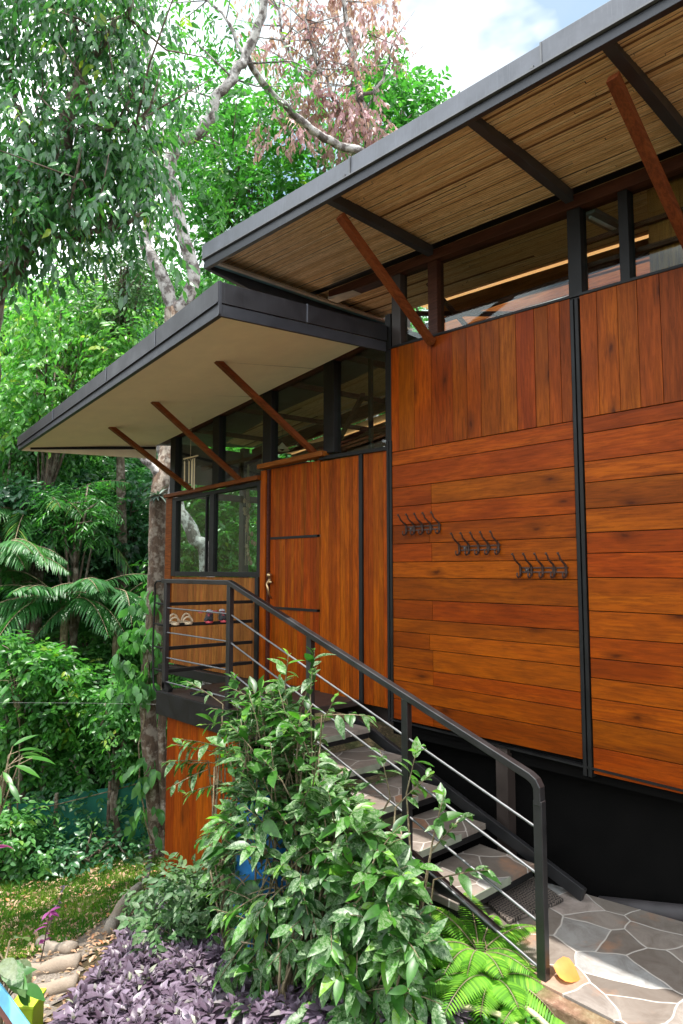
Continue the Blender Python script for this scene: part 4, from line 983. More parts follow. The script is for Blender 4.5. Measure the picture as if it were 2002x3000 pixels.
# hillside trees
def proto_tree(name, label, mat_, h, r, n_, L, W, tone, loc, group):
    t = thing(name, label, 'tree', (0, 0, 0), group)
    mb = MB(); tp = limb(mb, [(0, 0, -.5), (.1, .1, h*.35), (0, -.1, h*.8)], .16, .06, .04)
    cs = []
    for _ in range(60):
        d = sph(1)[0]; q = random.random()**.4; cs.append((d[0]*r*q, d[1]*r*q, h*.47+d[2]*h*.5*q))
    for k in range(12): mb.tube([tp[random.randrange(3, len(tp))], np.array(cs[k])*.6+V(0, 0, h*.2), cs[k]], [.06, .04, .015], 5)
    mb.build('trunk', m_bark_brown, t, smooth=True)
    lb = LB(); cloud(lb, np.array(cs), np.array([r*.3, r*.4]), n_, 6, L, W, droop=.4, tl=.6, det=0, tone=tone); lb.build('crown', mat_, t)
    t.location = loc; return t
def copy_tree(o, loc, rz, s):
    c = o.copy(); COL.objects.link(c); c.location = loc; c.rotation_euler = (0, 0, rz); c.scale = (s, s, s)
    for ch in o.children:
        d = ch.copy(); COL.objects.link(d); d.parent = c
    return c
GR = 'dense trees covering the hillside'
protos = [proto_tree('forest_tree', 'dark green tree of the hillside forest', m_lf_dark, 6, 2.2, 2500, .24, .13, .55, (-19, 3, float(gh(-19, 3))), GR),
          proto_tree('forest_tree', 'mid green tree of the hillside forest', m_lf_mid, 7, 2.4, 2500, .25, .12, .4, (-18, 7, float(gh(-18, 7))), GR),
          proto_tree('forest_tree', 'light green tree of the hillside forest', m_lf_lime, 5.5, 2.1, 2400, .22, .11, .3, (-16, 10, float(gh(-16, 10))), GR)]
spots = []
for x in np.arange(-42, -13, 2.6):
    for y in np.arange(-3, 30, 2.7):
        xx = x+random.uniform(-.9, .9); yy = y+random.uniform(-.9, .9); a = math.degrees(math.atan2(yy, -xx))
        if 9 < a < 62 and xx < -15.5 and not (-20.5 < xx < -17.5 and 1 < yy < 8.3): spots.append((xx, yy))
for x in np.arange(-12, 6, 3.2):
    for y in (12.5, 16): spots.append((x+random.uniform(-.9, .9), y+random.uniform(-.9, .9)))
for i, (x, y) in enumerate(spots):
    s = random.uniform(.75, 1.15)*(1.25 if x < -30 else 1)*(.6 if x > -12 else 1)
    copy_tree(random.choice(protos), (x, y, float(gh(x, y))), random.uniform(0, 6.28), s)
for x, y in ((-14, -13), (-6, -17), (4, -18), (15, -9)):  # unseen trees outside the view, added for glass reflections and bounce light
    copy_tree(protos[1], (x, y, float(gh(x, y))), random.uniform(0, 6.28), 1.0)

# palms
def frond(lb, mb, base, az, L, rise, droop, pl, pw, n=34, tone=.5):
    pts = []
    for i in range(13):
        s = i/12; r = L*s*(1-.12*s); pts.append(np.array(base)+V(math.cos(az)*r, math.sin(az)*r, rise*L*s-droop*L*s*s))
    mb.tube(pts, [.014*(1-.85*i/12)+.002 for i in range(13)], 5)
    P_ = np.array(pts); s = np.repeat(np.linspace(.12, 1, n), 2); k = s*12; i0 = np.minimum(k.astype(int), 11); f = (k-i0)[:, None]
    P = P_[i0]*(1-f)+P_[i0+1]*f; T = unit(P_[i0+1]-P_[i0]); side = unit(np.cross(T, V(0, 0, 1))); sg = np.tile([1., -1.], n)[:, None]
    D = T*.75+side*sg+V(0, 0, -.25)+rng.normal(size=P.shape)*.07
    l = pl*np.sin(np.pi*np.clip(s*.93+.07, 0, 1))**.6*rng.uniform(.85, 1.1, 2*n)
    lb.add(P, D, np.cross(D, side*sg)*sg*0+V(0, 0, 1)+rng.normal(size=P.shape)*.1, l, pw, det=1, bend=.35, fold=.3, tone=np.clip(rng.normal(tone, .12, 2*n), 0, 1))
def palm(label, base, crown, n, L, pl, pw, tone=.5, azs=None, mat_=m_lf_palm, name='palm'):
    t = thing(name, label, 'palm' if 'palm' in name else 'fern', base, None)
    mb = MB(); lb = LB()
    limb(mb, [base, (np.array(base)+np.array(crown))/2, crown], .09, .06, .01)
    for i in range(n):
        az = 2.4*i+random.uniform(-.3, .3) if azs is None else azs[i % len(azs)]+random.uniform(-.15, .15)
        frond(lb, mb, crown, az, L*random.uniform(.8, 1.1), random.uniform(.35, .9), random.uniform(.5, .95), pl, pw, tone=tone)
    mb.build('trunk', m_twig, t, smooth=True); lb.build('fronds', mat_, t); return t
def gbase(p): return (float(p[0]), float(p[1]), float(gh(p[0], p[1])))
c = at(150, 1390, 11.5); palm('large arching palm in the middle of the left forest edge', gbase(c), c, 26, 1.7, .38, .034)
c = at(-30, 1290, 11.3); palm('arching palm at the left edge of the forest', gbase(c), c, 24, 1.7, .38, .032, tone=.6)
c = at(270, 1390, 11.8); palm('palm leaning out beside the mottled trunk', gbase(c), c, 18, 1.7, .4, .035, tone=.4)
c = at(80, 1190, 12.8); palm('pale green palm behind the others, highest on the slope', gbase(c), c, 20, 2.2, .46, .04, tone=.75)
# slope ferns
def fern(label, base, n, L, pl, group, mat_=m_lf_fern, az0=0., fine=True, rise=(.6, 1.1), droop=(.5, .9), azr=None):
    t = thing('fern', label, 'fern', base, group); mb = MB(); lb = LB()
    for i in range(n):
        az = az0+2.4*i if azr is None else random.uniform(*azr)
        Lf = L*random.uniform(.7, 1.1); rs = random.uniform(*rise); dr = random.uniform(*droop)
        pts = []
        for q in range(13):
            s = q/12; r = Lf*s; pts.append(np.array(base)+V(math.cos(az)*r, math.sin(az)*r, rs*Lf*s-dr*Lf*s*s))
        mb.tube(pts, [.0035*(1-.8*q/12)+.0007 for q in range(13)], 4)
        P_ = np.array(pts); npn = 20 if fine or L > .5 else 26
        for j in range(npn):
            s = .15+.85*j/npn; k = s*12; i0 = min(int(k), 11); f = k-i0; P = P_[i0]*(1-f)+P_[i0+1]*f; T = unit(P_[i0+1]-P_[i0]); side = unit(np.cross(T, V(0, 0, 1)))
            for sg in (1, -1):
                D = unit(T*.35+side*sg+V(0, 0, -.1)); l = pl*(math.sin(math.pi*min(1, s*.85+.12))**.8+.08)
                if fine:
                    m = 9; u = (np.arange(m)+.5)/m; PP = P+D*(l*u)[:, None]; up_ = np.cross(D, T)
                    for s2 in (1, -1):
                        lb.add(PP, D*.5+T*s2+np.zeros((m, 3)), np.tile(V(0, 0, 1.), (m, 1)), l*.15*(1-.65*u)+.004, l*.055, det=0, bend=.1, tone=np.full(m, min(1, max(0, random.gauss(.4, .15)))))
                else: lb.add(P[None], D[None], V(0, 0, 1)[None], l, (.012+.10*l) if L > .5 else (.004+.11*l), det=1, bend=.2, tone=np.array([min(1, max(0, random.gauss(.4, .2)))]))
    mb.build('stalk', m_twig, t, smooth=True); lb.build('fronds', mat_, t); return t
for i, (x, y, d, lab) in enumerate(((290, 1800, 10.4, 'light green fern on the slope left of the mottled trunk foot'), (180, 1640, 11, 'fern on the slope below the palms'), (120, 1880, 10.9, 'upright fern rising behind the net'))):
    c = at(x, y, d); fern(lab, (c[0], c[1], c[2]-.25), 9, .6, .16, None, fine=False)
# climber at the trunk
lb = LB(); cs = np.array([at(random.uniform(285, 372), random.uniform(1350, 1700), random.uniform(8.8, 9.1)) for _ in range(26)]+[at(random.uniform(330, 352), random.uniform(1650, 1950), 8.95) for _ in range(8)])
cloud(lb, cs, np.array([.16, .2]), 110, 3, .17, .10, droop=.8, tl=.15, det=2, hang=.5, tone=.45)
t = thing('climbing_vine', 'broad-leaved vine climbing the left side of the mottled trunk', 'vine', tuple(at(340, 1960, 8.95)))
lb.build('leaves', m_lf_mid, t); mb = MB(); limb(mb, [at(345, 1960, 8.9), at(325, 1800, 8.95), at(330, 1600, 8.95), at(345, 1400, 9.0)], .012, .006, .02); mb.build('stem', m_twig, t)
# bromeliads on the trunk
c = at(362, 1140, 9.1); t = thing('bromeliad', 'grey-green bromeliad rosette growing on the trunk under the roof end', 'bromeliad', tuple(c))
lb = LB(); n = 46; d = sph(n); d[:, 2] = np.abs(d[:, 2])*.6-.1; lb.add(np.tile(c, (n, 1)), d, np.tile(V(0, 0, 1.), (n, 1))+sph(n)*.2, rng.uniform(.16, .27, n), .035, det=1, bend=.55); lb.build('rosette', m_lf_epi, t)
mb = MB(); mb.ball(c, .05); mb.build('root_clump', m_bark_brown, t)
# tree beyond the glazed room
t = thing('leaning_tree', 'tree with a leaning pale trunk seen through the corner window', 'tree', gbase(at(500, 1450, 10.9)))
mb = MB(); limb(mb, [gbase(at(500, 1450, 10.9)), at(474, 1320, 10.8), at(446, 1235, 10.8), at(408, 1155, 10.9), at(380, 1060, 11), at(350, 900, 11.2)], .12, .09, .02, 9); mb.build('trunk', m_bark_pale, t, smooth=True)
lb = LB(); cloud(lb, np.array([at(random.uniform(370, 640), random.uniform(1040, 1400), random.uniform(11.8, 13.2)) for _ in range(44)]), np.array([.4, .5]), 1300, 7, .13, .06, droop=.4, det=1, tone=.5); lb.build('crown', m_lf_bright, t)

# shade net fence
net = thing('shade_net_fence', 'green shade net fence strung between wooden stakes beyond the lawn', 'fence', (-10.3, 3.6, float(gh(-10.3, 3.6))))
fp = [(-10.95, 1.6), (-10.6, 2.6), (-10.35, 3.2), (-10.1, 3.75), (-9.7, 4.35), (-9.35, 4.9), (-9.1, 5.6), (-9.0, 6.6)]
Vs = []; Fs = []; nn = 60; hh = 8
cum = [0]
for a, b in zip(fp[:-1], fp[1:]): cum.append(cum[-1]+math.hypot(b[0]-a[0], b[1]-a[1]))
for i in range(nn+1):
    s = cum[-1]*i/nn; x = np.interp(s, cum, [p[0] for p in fp]); y = np.interp(s, cum, [p[1] for p in fp]); zb_ = float(gh(x, y))-.1
    top = np.interp(s, cum, [-1.36, -1.42, -1.25, -1.22, -1.08, -.95, -.9, -.9])-.04*math.sin(math.pi*((s*1.1) % 1))
    for j in range(hh+1):
        f = j/hh; w = .035*math.sin(s*5+f*3)*math.sin(math.pi*f)+.012*random.uniform(-1, 1); Vs.append((x+w, y+w*.5, zb_+(top-zb_)*f))
for i in range(nn):
    for j in range(hh): a = i*(hh+1)+j; Fs.append((a, a+hh+1, a+hh+2, a+1))
npmesh('net', np.array(Vs), np.array(Fs), rng.random(len(Vs)), m_net, net)
lb = LB(); cs = []
for _ in range(60):
    s_ = random.uniform(0, cum[-1]*.8); x = np.interp(s_, cum, [p[0] for p in fp]); y = np.interp(s_, cum, [p[1] for p in fp]); cs.append((x+.08, y-.05, float(gh(x, y))+random.choice([.15, .3, .5, .75, .85])*random.uniform(.7, 1.05)))
cloud(lb, np.array(cs), np.array([.14, .2]), 330, 5, .085, .05, droop=.5, tl=.2, det=1, tone=.45)
cr = thing('creeper', 'leafy creeper growing over the green shade net', 'creeper', (-10.2, 3.5, float(gh(-10.2, 3.5)))); lb.build('leaves', m_lf_mid, cr)
mb = MB(); mb.tube([(p[0]+.05, p[1], z_) for p, z_ in zip(fp[:6], (-1.5, -1.5, -1.35, -1.3, -1.15, -1.0))], .008, 5); mb.build('stem', m_twig, cr)
for (x, y), zt2 in zip(fp[1:6], (-1.38, -1.2, -1.15, -1.02, -.9)):
    mb = MB(); limb(mb, [(x+.03, y, float(gh(x, y))-.1), (x+.03, y+.01, zt2)], .028, .024, .003, 7, 3); mb.build('stake', m_bark_low, net)
mb = MB(); mb.tube([at(-30, 1612, 8.4), at(180, 1613, 8.5), at(360, 1616, 8.6)], .0011, 3)
tag(mb.build('wire', m_cable, loc=tuple(at(180, 1613, 8.5))), 'thin wire stretched across the slope to the trunk', 'wire')

# lawn, litter
lawn = [(-6.0, 2.35), (-7.2, 3.75), (-8.2, 4.6), (-10.0, 4.3), (-10.6, 2.4), (-9.5, 1.4), (-6.0, 1.6)]
x, y = scatter(lawn, 26000); z = gh(x, y); n = len(x)
lb = LB(); d = sph(n)*.5; d[:, 2] = 1; pt = np.clip(.45+.35*hash2(x*3, y*3)+rng.normal(0, .18, n), 0, 1)
lb.add(np.stack([x, y, z], 1), d, sph(n), rng.uniform(.03, .09, n), .009, det=0, bend=.4, tone=pt)
o = lb.build('lawn_grass', m_lf_grass); o['kind'] = 'stuff'; o['label'] = 'short yellow-green grass of the sunny lawn'; o['category'] = 'grass'
def litter(name, poly, n, L, mat_=m_lf_litter, lab='dry leaves scattered on the ground'):
    x, y = scatter(poly, n); n = len(x); d = sph(n); d[:, 2] *= .25
    lb = LB(); lb.add(np.stack([x, y, gh(x, y)+.02+rng.random(n)*.02], 1), d, V(0, 0, 1)+sph(n)*.4, rng.uniform(.6, 1.2, n)*L, L*.45, det=1, bend=.3)
    o = lb.build(name, mat_); o['kind'] = 'stuff'; o['label'] = lab; o['category'] = 'leaf litter'
litter('leaf_litter', lawn, 3600, .07, lab='dry leaves scattered over the lawn')
litter('leaf_litter', [(-10.4, 1.0), (-10.0, 6.0), (-16, 8.5), (-16, 1.5)], 4500, .12, lab='brown fallen leaves on the forest slope')
litter('leaf_litter', [(-5.6, 1.6), (-4.6, 1.5), (-2.0, 2.6), (-2.8, 2.9), (-5.5, 3.4), (-6.8, 3.1)], 1500, .05, lab='dry leaves under the purple bed and the bush')
# low ground cover on the slope
x, y = scatter([(-10.5, 1.0), (-10.2, 4.4), (-9.3, 5.6), (-13, 9.5), (-17, 9.5), (-17, 1.5)], 2400)
lb = LB(); cloud(lb, np.stack([x, y, gh(x, y)+.12], 1), np.array([.16]), 3600, 6, .11, .055, droop=.2, tl=.2, det=0, tone=.35)
o = lb.build('slope_ground_cover', m_lf_mid); o['kind'] = 'stuff'; o['label'] = 'mixed green ground cover on the forest slope'; o['category'] = 'ground cover'
x, y = scatter([(-5.2, 3.0), (-2.6, 2.75), (-2.6, 2.9), (-5.2, 3.6), (-7.2, 5.2), (-7.8, 4.5), (-6.6, 3.6)], 500)
lb = LB(); cloud(lb, np.stack([x, y, gh(x, y)+.10], 1), np.array([.12]), 520, 6, .07, .035, droop=.1, tl=.2, det=1, tone=.4)
o = lb.build('bed_ground_cover', m_lf_small); o['kind'] = 'stuff'; o['label'] = 'small dull green plants along the foot of the deck tower'; o['category'] = 'ground cover'

# purple bed
def purple(label, poly, n, h=.14, L=.10):
    x, y = scatter(poly, n); n = len(x); lb = LB(); zz = gh(x, y)+h*rng.uniform(.6, 1.1, n)
    for ring, (m, el, ls) in enumerate(((6, .15, 1.0), (5, .55, .75), (3, 1.2, .45))):
        a = rng.random(n)[:, None]*6.28+np.arange(m)[None]*6.283/m+rng.normal(0, .2, (n, m)); e = el+rng.normal(0, .25, (n, m))
        tilt = rng.normal(0, .25, (n, 1, 2))
        D = np.stack([np.cos(a)*np.cos(e)+tilt[..., 0], np.sin(a)*np.cos(e)+tilt[..., 1], np.sin(e)], -1)
        P = np.stack([x, y, zz], 1)[:, None]+D*.008+V(0, 0, .014*ring); N = np.stack([-np.cos(a)*np.sin(e), -np.sin(a)*np.sin(e), np.cos(e)], -1)
        k = n*m; tn = np.clip(np.repeat(rng.normal(.5, .16, n), m)+rng.normal(0, .1, k)+.05*ring, 0, 1)
        lb.add(P.reshape(-1, 3), D.reshape(-1, 3), N.reshape(-1, 3), L*ls*rng.uniform(.75, 1.2, k), L*.50*ls, det=2, bend=.35, fold=.25, tone=tn)
    mb = MB()
    o = lb.build('purple_ground_cover', m_lf_purple); o['kind'] = 'stuff'; o['label'] = label; o['category'] = 'purple plants'
purple('mass of pale purple-leaved plants in the bed beside the gravel path', [(-4.3, 1.78), (-4.75, 2.15), (-5.2, 2.55), (-5.85, 3.05), (-5.6, 3.35), (-4.9, 3.1), (-3.5, 2.35), (-3.1, 1.9), (-3.9, 1.5)], 620)
purple('strip of pale purple-leaved plants below the glossy bush', [(-3.2, 2.0), (-2.05, 2.55), (-2.12, 2.74), (-2.9, 2.48), (-3.4, 2.3)], 120, .14, .09)

# big glossy shrub
sh = thing('glossy_bush', 'large glossy green bush with mottled leaves in front of the stair railing', 'bush', (-3.1, 2.4, float(gh(-3.1, 2.4))))
def top(x): return np.interp(x, [-4.3, -4.05, -3.75, -3.5, -3.25, -2.95, -2.7, -2.45, -2.2, -1.95], [.74, .98, 1.30, 1.42, 1.42, 1.30, 1.08, .78, .45, .2])
P = []; Nn = []; Dd = []; mb = MB(); lb = LB(); lb_small = LB()
bases = [(-3.55, 2.42), (-3.3, 2.35), (-3.1, 2.45), (-2.85, 2.4), (-2.6, 2.5), (-2.45, 2.6), (-3.0, 2.3), (-3.7, 2.5)]
def twig(tip, n_l, L, tl, up=.5, det=2, lbx=None, r=.004, fx=None):
    b = min(bases, key=lambda q: abs(q[0]-tip[0])+random.random()*.4); B = V(b[0], b[1], float(gh(*b)))
    mid = B*.35+tip*.65+rng.normal(size=3)*.05; mid[2] = B[2]+(tip[2]-B[2])*.55
    out = unit(tip-V(-3.1, 2.45, .4)); d = unit(out*.8+V(0, -.15, up)+rng.normal(size=3)*.35) if fx is None else unit(np.array(fx, float))
    e = tip+d*tl
    if random.random() < .13 or fx is not None: mb.tube([B, mid, tip-d*.08, tip, tip+d*tl*.5+V(0, 0, -.005), e+V(0, 0, -.02)], [.009, .007, .005, r, r*.7, r*.4], 5)
    else: mb.tube([tip-d*.12+V(0, 0, -.04), tip, tip+d*tl*.5+V(0, 0, -.005), e+V(0, 0, -.02)], [.005, r, r*.7, r*.4], 5)
    s = (np.arange(n_l)+.4)/n_l; Pp = tip+d*(tl*s)[:, None]+V(0, 0, -.02)*(s*s)[:, None]
    side = unit(np.cross(d, V(0, 0, 1)+rng.normal(size=3)*.2)); rot = rng.uniform(-.5, .5, n_l)
    sg = np.where(np.arange(n_l) % 2 == 0, 1., -1.)
    up2 = np.cross(side, d)
    D = d*(.55+.5*s[:, None])+side*sg[:, None]*(.95-.5*s[:, None])*np.cos(rot)[:, None]+up2*np.sin(rot)[:, None]*.6+V(0, 0, -.42)+rng.normal(size=(n_l, 3))*.26
    N_ = V(0, -.3, 1.)+out*.35+rng.normal(size=(n_l, 3))*.28
    sc = np.where(s > .8, .55, 1.)*rng.uniform(.55, 1.25, n_l)
    base_t = min(1, max(0, random.gauss(.42, .2)))
    tn = np.clip(base_t+rng.normal(0, .1, n_l)+np.where(s > .8, .35, 0), 0, 1)
    (lbx or lb).add(Pp, D, N_, L*sc, L*.40*sc*rng.uniform(.85, 1.15, n_l), det=det, bend=rng.uniform(.1, .4, n_l), fold=.32, tone=tn)
bush_px = [(530, 1690), (590, 1640), (650, 1620), (690, 1650), (705, 1730), (730, 1800), (780, 1860), (830, 1930), (890, 1975), (930, 2040), (930, 2120), (950, 2200), (980, 2290), (985, 2440), (560, 2440), (545, 2250), (560, 2100), (530, 1980), (540, 1880), (520, 1780)]
qx, qy = scatter(bush_px, 860)
for x, y in zip(qx, qy):
    d0 = np.interp(x, [530, 700, 1010], [4.25, 3.95, 3.45])-np.interp(y, [1620, 1900, 2400], [0, .25, .45])
    p = at(x, y, d0+random.uniform(-.12, .45)*1.0)
    if p[1] > 2.80: p[1] = random.uniform(2.6, 2.8)
    p[2] = max(p[2], float(gh(p[0], p[1]))+.08)
    twig(p, 8, random.uniform(.10, .15), .19)
# sprays that break the outline
for (px, py, d, dx, dz) in ((640, 1620, 4.2, 0, 1), (655, 1570, 4.2, .1, 1), (700, 1600, 4.15, .3, 1), (715, 1560, 4.1, .1, 1), (490, 1600, 4.5, -.6, .5), (560, 1610, 4.4, -.2, .7), (770, 1640, 3.95, .9, .1), (450, 1745, 4.5, -.9, .1), (470, 1720, 4.5, -.9, .3), (465, 1770, 4.45, -.9, -.3), (480, 1750, 4.5, -.9, .1), (500, 1800, 4.45, -.9, -.1), (490, 1710, 4.5, -.8, .3), (520, 1880, 4.4, -.8, -.5), (560, 1640, 4.4, -.8, .3), (540, 1660, 4.4, -.9, .1), (590, 1610, 4.3, -.7, .5), (940, 1790, 3.7, .2, 1), (930, 1830, 3.7, .5, .6), (1000, 1900, 3.5, .2, 1), (1010, 1930, 3.5, .5, .7), (890, 1800, 3.8, -.2, 1), (1030, 2010, 3.45, .8, .3), (600, 1640, 4.3, -.2, .8), (740, 1660, 4.1, .3, .7), (560, 2020, 4.2, -.9, -.2)):
    twig(at(px, py, d), 9, .12, .22, fx=RT*dx+V(0, 0, dz)-FW*.2)
mb.build('stems', m_twig, sh, smooth=True); lb.build('leaves', m_lf_shrub, sh)
# lower dull shrub left
sh2 = thing('small_leaved_shrub', 'dull green small-leaved shrub left of the glossy bush over the purple bed', 'shrub', (-4.6, 2.75, float(gh(-4.6, 2.75))))
lb = LB(); mb = MB(); cs = np.array([at(random.uniform(335, 500), random.uniform(2010, 2240), random.uniform(4.5, 5.3)) for _ in range(56)])
cloud(lb, cs, np.array([.10, .13]), 330, 8, .08, .036, droop=.15, tl=.18, det=2, tone=.5, up=.8)
b = np.array((-4.6, 2.75, float(gh(-4.6, 2.75))))
for c in cs: mb.tube([b+rng.normal(size=3)*.04*V(1, 1, 0), (b+c)/2+rng.normal(size=3)*.04, c], [.006, .005, .002], 4)
mb.build('stems', m_twig, sh2); lb.build('leaves', m_lf_small, sh2)
# ferns by the patio
GF = 'bright ferns along the patio edge'
for lab, px, py, d, n_, L in (('bright fern hanging over the patio edge near the railing foot', 1130, 2200, 3.22, 13, 0.37), ('bright fern low at the bottom edge, largest of the clump', 1140, 2330, 3.05, 15, 0.39), ('fern growing beside the railing foot', 1215, 2270, 3.08, 12, 0.24), ('fern rising against the doormat', 1100, 2140, 3.35, 12, 0.32), ('fern at the bottom right of the clump', 1220, 2345, 2.95, 12, 0.28), ('yellowish fern between bush and patio edge', 1050, 2180, 3.35, 13, 0.35)):
    c = at(px, py, d); fern(lab, (c[0], c[1], c[2]-.10), n_, L, L*.24, GF, fine=False)
# low green plants by the hose and bank cover
x, y = scatter([(-2.5, 2.55), (-.9, 2.45), (-.9, 2.84), (-2.4, 2.84)], 300)
lb = LB(); cloud(lb, np.stack([x, y, gh(x, y)+.03], 1), np.array([.06]), 420, 6, .05, .022, droop=.1, tl=.1, det=1, tone=.4)
o = lb.build('bank_ground_cover', m_lf_lime); o['kind'] = 'stuff'; o['label'] = 'low green plants on the bank along the patio edge'; o['category'] = 'ground cover'
# tall violet plants, left side plants
def stem_plant(label, base, h, lean, mat_, L, W, n_, name='garden_plant', cat='plant', tone=.5, topn=5):
    t = thing(name, label, cat, tuple(base)); b = np.array(base); e = b+V(lean[0], lean[1], h)
    mb = MB(); mb.tube([b, (b+e)/2+V(.01, 0, 0), e], [.006, .005, .003], 5); mb.build('stem', m_bark_brown, t)
    lb = LB(); s = np.concatenate([rng.uniform(.45, 1, n_), np.full(topn, 1.)]); a = rng.random(len(s))*6.28
    D = np.stack([np.cos(a), np.sin(a), rng.uniform(-.3, .5, len(s))], 1); lb.add(b+(e-b)*s[:, None], D, V(0, 0, 1)+sph(len(s))*.3, L*rng.uniform(.6, 1.1, len(s)), W, det=2, bend=.3, tone=np.clip(rng.normal(tone, .15, len(s)), 0, 1))
    lb.build('leaves', mat_, t)
def gat(px, py, d): return gbase(at(px, py, d))
b = gat(90, 2200, 5.2); stem_plant('violet-leaved plant on a dark stem beside the gravel path', b, .42, (.02, .06), m_lf_violet, .10, .035, 8)
b = gat(315, 2110, 6.6); stem_plant('tall purple flower stalk standing on the lawn edge', b, .62, (.05, .1), m_lf_purple, .06, .02, 14)
b = gat(330, 2110, 6.9); stem_plant('second purple stalk right of the tall flower stalk', b, .55, (.15, .0), m_lf_purple, .05, .02, 12)
b = gat(100, 2180, 6.0); stem_plant('dark bare-stemmed plant at the lawn corner', b, .45, (.12, .12), m_lf_purple, .05, .02, 8)
c = at(2, 1940, 3.6); stem_plant('magenta-leaved plant poking in at the left edge', (c[0]-.12, c[1]-.12, float(gh(c[0], c[1]))), c[2]-float(gh(c[0], c[1])), (.1, .1), m_lf_violet, .11, .035, 5, topn=7)
def big_leaf_plant(label, c, n_, L, W, mat_, tone, spread=.3, cat='plant'):
    t = thing('broadleaf_plant', label, cat, gbase(c)); b = np.array(gbase(c)); mb = MB(); lb = LB()
    tips = c+rng.normal(size=(n_, 3))*spread*V(1, 1, .6)
    for tp in tips: mb.tube([c+(b-c)*.25, (c+tp)/2+rng.normal(size=3)*.02, tp], [.006, .005, .003], 5)
    mb.tube([b, (b+c)/2+V(.02, .01, 0), c+(b-c)*.25], [.012, .01, .008], 6)
    D = unit(tips-c+V(.02, 0, .01))+V(0, 0, -.35)+RT*.25; lb.add(tips, D, V(0, 0, 1)-FW*.4+sph(n_)*.2, L*rng.uniform(.75, 1.15, n_), W*rng.uniform(.8, 1.1, n_), det=2, bend=.3, fold=.2, tone=np.clip(rng.normal(tone, .12, n_), 0, 1))
    mb.build('stems', m_twig, t); lb.build('leaves', mat_, t)
big_leaf_plant('pale broad-leaved plant at the lower left edge', at(5, 2190, 3.9), 11, .17, .11, m_lf_small, .85, .09)
big_leaf_plant('dark green leafy plant over the painted board', at(10, 2260, 3.8), 9, .14, .08, m_lf_mid, .5, .07)
big_leaf_plant('palmate bright green plant at the left edge above the lawn', at(0, 1760, 5.2), 16, .2, .05, m_lf_bright, .6, .14)
big_leaf_plant('upright broad-leaved plant on the slope at the left', at(50, 1560, 9.6), 14, .34, .10, m_lf_bright, .5, .2)
# painted board and lime box
t = thing('painted_board', 'light blue painted board with a dark red edge leaning at the lower left corner', 'board', tuple(at(30, 2340, 3.6)))
mb = MB(); mb.bar(at(-10, 2265, 3.62), at(68, 2375, 3.5), .055, .02, up=-FW+V(0, 0, .5)); mb.build('board_face', m_skyblue, t, bevel=.002)
mb = MB(); mb.bar(at(-16, 2285, 3.66), at(50, 2385, 3.56), .03, .03, up=-FW+V(0, 0, .5)); mb.build('board_edge', m_redwood, t)
t = thing('lime_planter', 'lime green planter box behind the blue board at the lower left', 'planter', tuple(at(40, 2345, 3.95)))
a = at(25, 2315, 4.0); mb = MB(); r_ = RT*.13; f_ = unit(FW*V(1, 1, 0))*.16; zz = V(0, 0, -.3)
mb.hexa([a+zz, a+r_+zz, a+r_+f_+zz, a+f_+zz, a, a+r_, a+r_+f_, a+f_]); mb.build('box', m_lime, t, bevel=.006)
mb = MB(); mb.hexa([a-r_*.06-f_*.06, a+r_*1.06-f_*.06, a+r_*1.06+f_*1.06, a+f_*1.06-r_*.06]+[p+V(0, 0, .02) for p in (a-r_*.06-f_*.06, a+r_*1.06-f_*.06, a+r_*1.06+f_*1.06, a+f_*1.06-r_*.06)]); mb.build('rim', m_lime, t, bevel=.004)

# ---------------------------------------------------------------- light and sky
sund = unit(V(.015, -.108, 1.0))
sl = bpy.data.lights.new('sun', 'SUN'); sl.energy = 2.75; sl.angle = math.radians(.55); sl.color = (1, .96, .9)
so = bpy.data.objects.new('sun', sl); COL.objects.link(so); so.rotation_euler = Vector(-sund).to_track_quat('-Z', 'Y').to_euler(); so.location = (0, 0, 20)
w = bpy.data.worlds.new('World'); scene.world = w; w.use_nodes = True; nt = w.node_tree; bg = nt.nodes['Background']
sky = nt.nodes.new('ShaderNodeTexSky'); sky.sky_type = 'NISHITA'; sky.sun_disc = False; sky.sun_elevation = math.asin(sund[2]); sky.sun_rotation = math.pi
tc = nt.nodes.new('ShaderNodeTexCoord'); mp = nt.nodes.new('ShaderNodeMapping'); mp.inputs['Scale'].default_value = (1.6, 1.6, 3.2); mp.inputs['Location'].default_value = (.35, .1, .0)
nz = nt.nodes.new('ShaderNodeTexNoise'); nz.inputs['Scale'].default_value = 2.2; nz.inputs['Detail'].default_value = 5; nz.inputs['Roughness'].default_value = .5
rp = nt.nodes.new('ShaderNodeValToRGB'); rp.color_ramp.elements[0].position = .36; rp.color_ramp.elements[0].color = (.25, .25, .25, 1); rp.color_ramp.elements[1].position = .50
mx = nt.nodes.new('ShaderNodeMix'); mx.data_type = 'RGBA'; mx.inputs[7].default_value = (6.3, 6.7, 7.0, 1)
L_ = nt.links.new
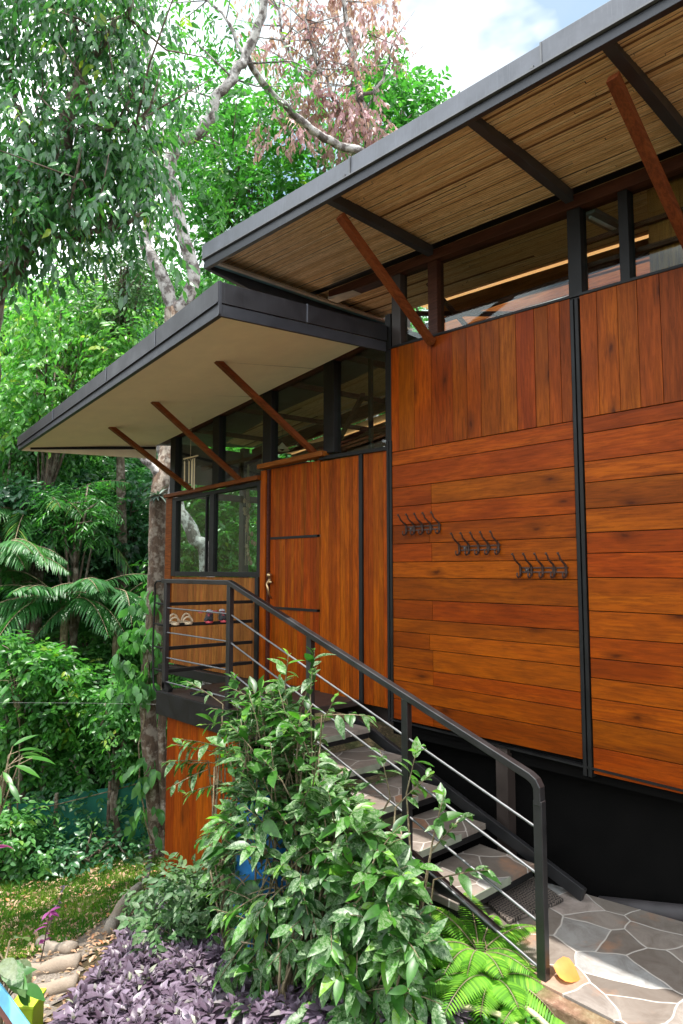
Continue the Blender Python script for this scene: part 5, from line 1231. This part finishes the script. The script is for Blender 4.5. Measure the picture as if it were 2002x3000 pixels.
def patch(dirv, r0, r1, lo=.55):
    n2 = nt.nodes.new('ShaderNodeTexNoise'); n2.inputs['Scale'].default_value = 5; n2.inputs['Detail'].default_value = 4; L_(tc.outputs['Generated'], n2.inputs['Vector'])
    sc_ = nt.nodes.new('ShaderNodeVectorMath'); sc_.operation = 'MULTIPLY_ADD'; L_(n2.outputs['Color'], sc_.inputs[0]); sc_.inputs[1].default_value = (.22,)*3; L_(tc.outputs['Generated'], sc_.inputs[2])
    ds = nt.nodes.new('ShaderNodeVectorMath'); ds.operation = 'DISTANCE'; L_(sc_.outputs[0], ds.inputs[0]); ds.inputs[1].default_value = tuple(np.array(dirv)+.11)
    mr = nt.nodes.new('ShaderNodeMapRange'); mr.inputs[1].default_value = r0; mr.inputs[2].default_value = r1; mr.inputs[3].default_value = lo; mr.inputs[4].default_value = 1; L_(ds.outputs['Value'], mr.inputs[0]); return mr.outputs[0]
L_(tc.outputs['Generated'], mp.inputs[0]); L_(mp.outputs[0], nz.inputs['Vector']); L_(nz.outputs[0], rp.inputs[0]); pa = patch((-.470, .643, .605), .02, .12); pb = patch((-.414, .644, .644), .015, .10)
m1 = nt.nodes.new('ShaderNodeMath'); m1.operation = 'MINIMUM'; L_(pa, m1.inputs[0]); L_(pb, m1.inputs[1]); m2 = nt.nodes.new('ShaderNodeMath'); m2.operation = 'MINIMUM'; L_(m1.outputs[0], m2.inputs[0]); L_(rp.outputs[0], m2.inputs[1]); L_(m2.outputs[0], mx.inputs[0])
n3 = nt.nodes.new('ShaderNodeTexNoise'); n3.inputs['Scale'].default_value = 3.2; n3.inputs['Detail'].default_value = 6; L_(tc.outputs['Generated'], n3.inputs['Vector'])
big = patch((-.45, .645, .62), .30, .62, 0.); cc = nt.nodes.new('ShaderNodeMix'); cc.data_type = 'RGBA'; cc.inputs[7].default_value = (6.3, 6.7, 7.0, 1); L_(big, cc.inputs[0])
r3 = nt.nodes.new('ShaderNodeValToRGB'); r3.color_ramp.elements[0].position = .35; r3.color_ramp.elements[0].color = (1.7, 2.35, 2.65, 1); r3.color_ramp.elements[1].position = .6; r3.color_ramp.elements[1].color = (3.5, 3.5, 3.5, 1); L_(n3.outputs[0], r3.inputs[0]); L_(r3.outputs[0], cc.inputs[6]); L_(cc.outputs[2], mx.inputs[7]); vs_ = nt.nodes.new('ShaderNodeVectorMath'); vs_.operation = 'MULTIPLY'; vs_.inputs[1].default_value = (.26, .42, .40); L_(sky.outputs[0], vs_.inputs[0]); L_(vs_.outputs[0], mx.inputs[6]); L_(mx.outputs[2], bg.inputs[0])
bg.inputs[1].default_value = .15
scene.view_settings.view_transform = 'Standard'; scene.view_settings.look = 'None'; scene.view_settings.gamma = 1; scene.view_settings.exposure = 1.8
scene.render.engine = 'CYCLES'
scene.cycles.max_bounces = 8; scene.cycles.transparent_max_bounces = 12; scene.cycles.sample_clamp_indirect = 6
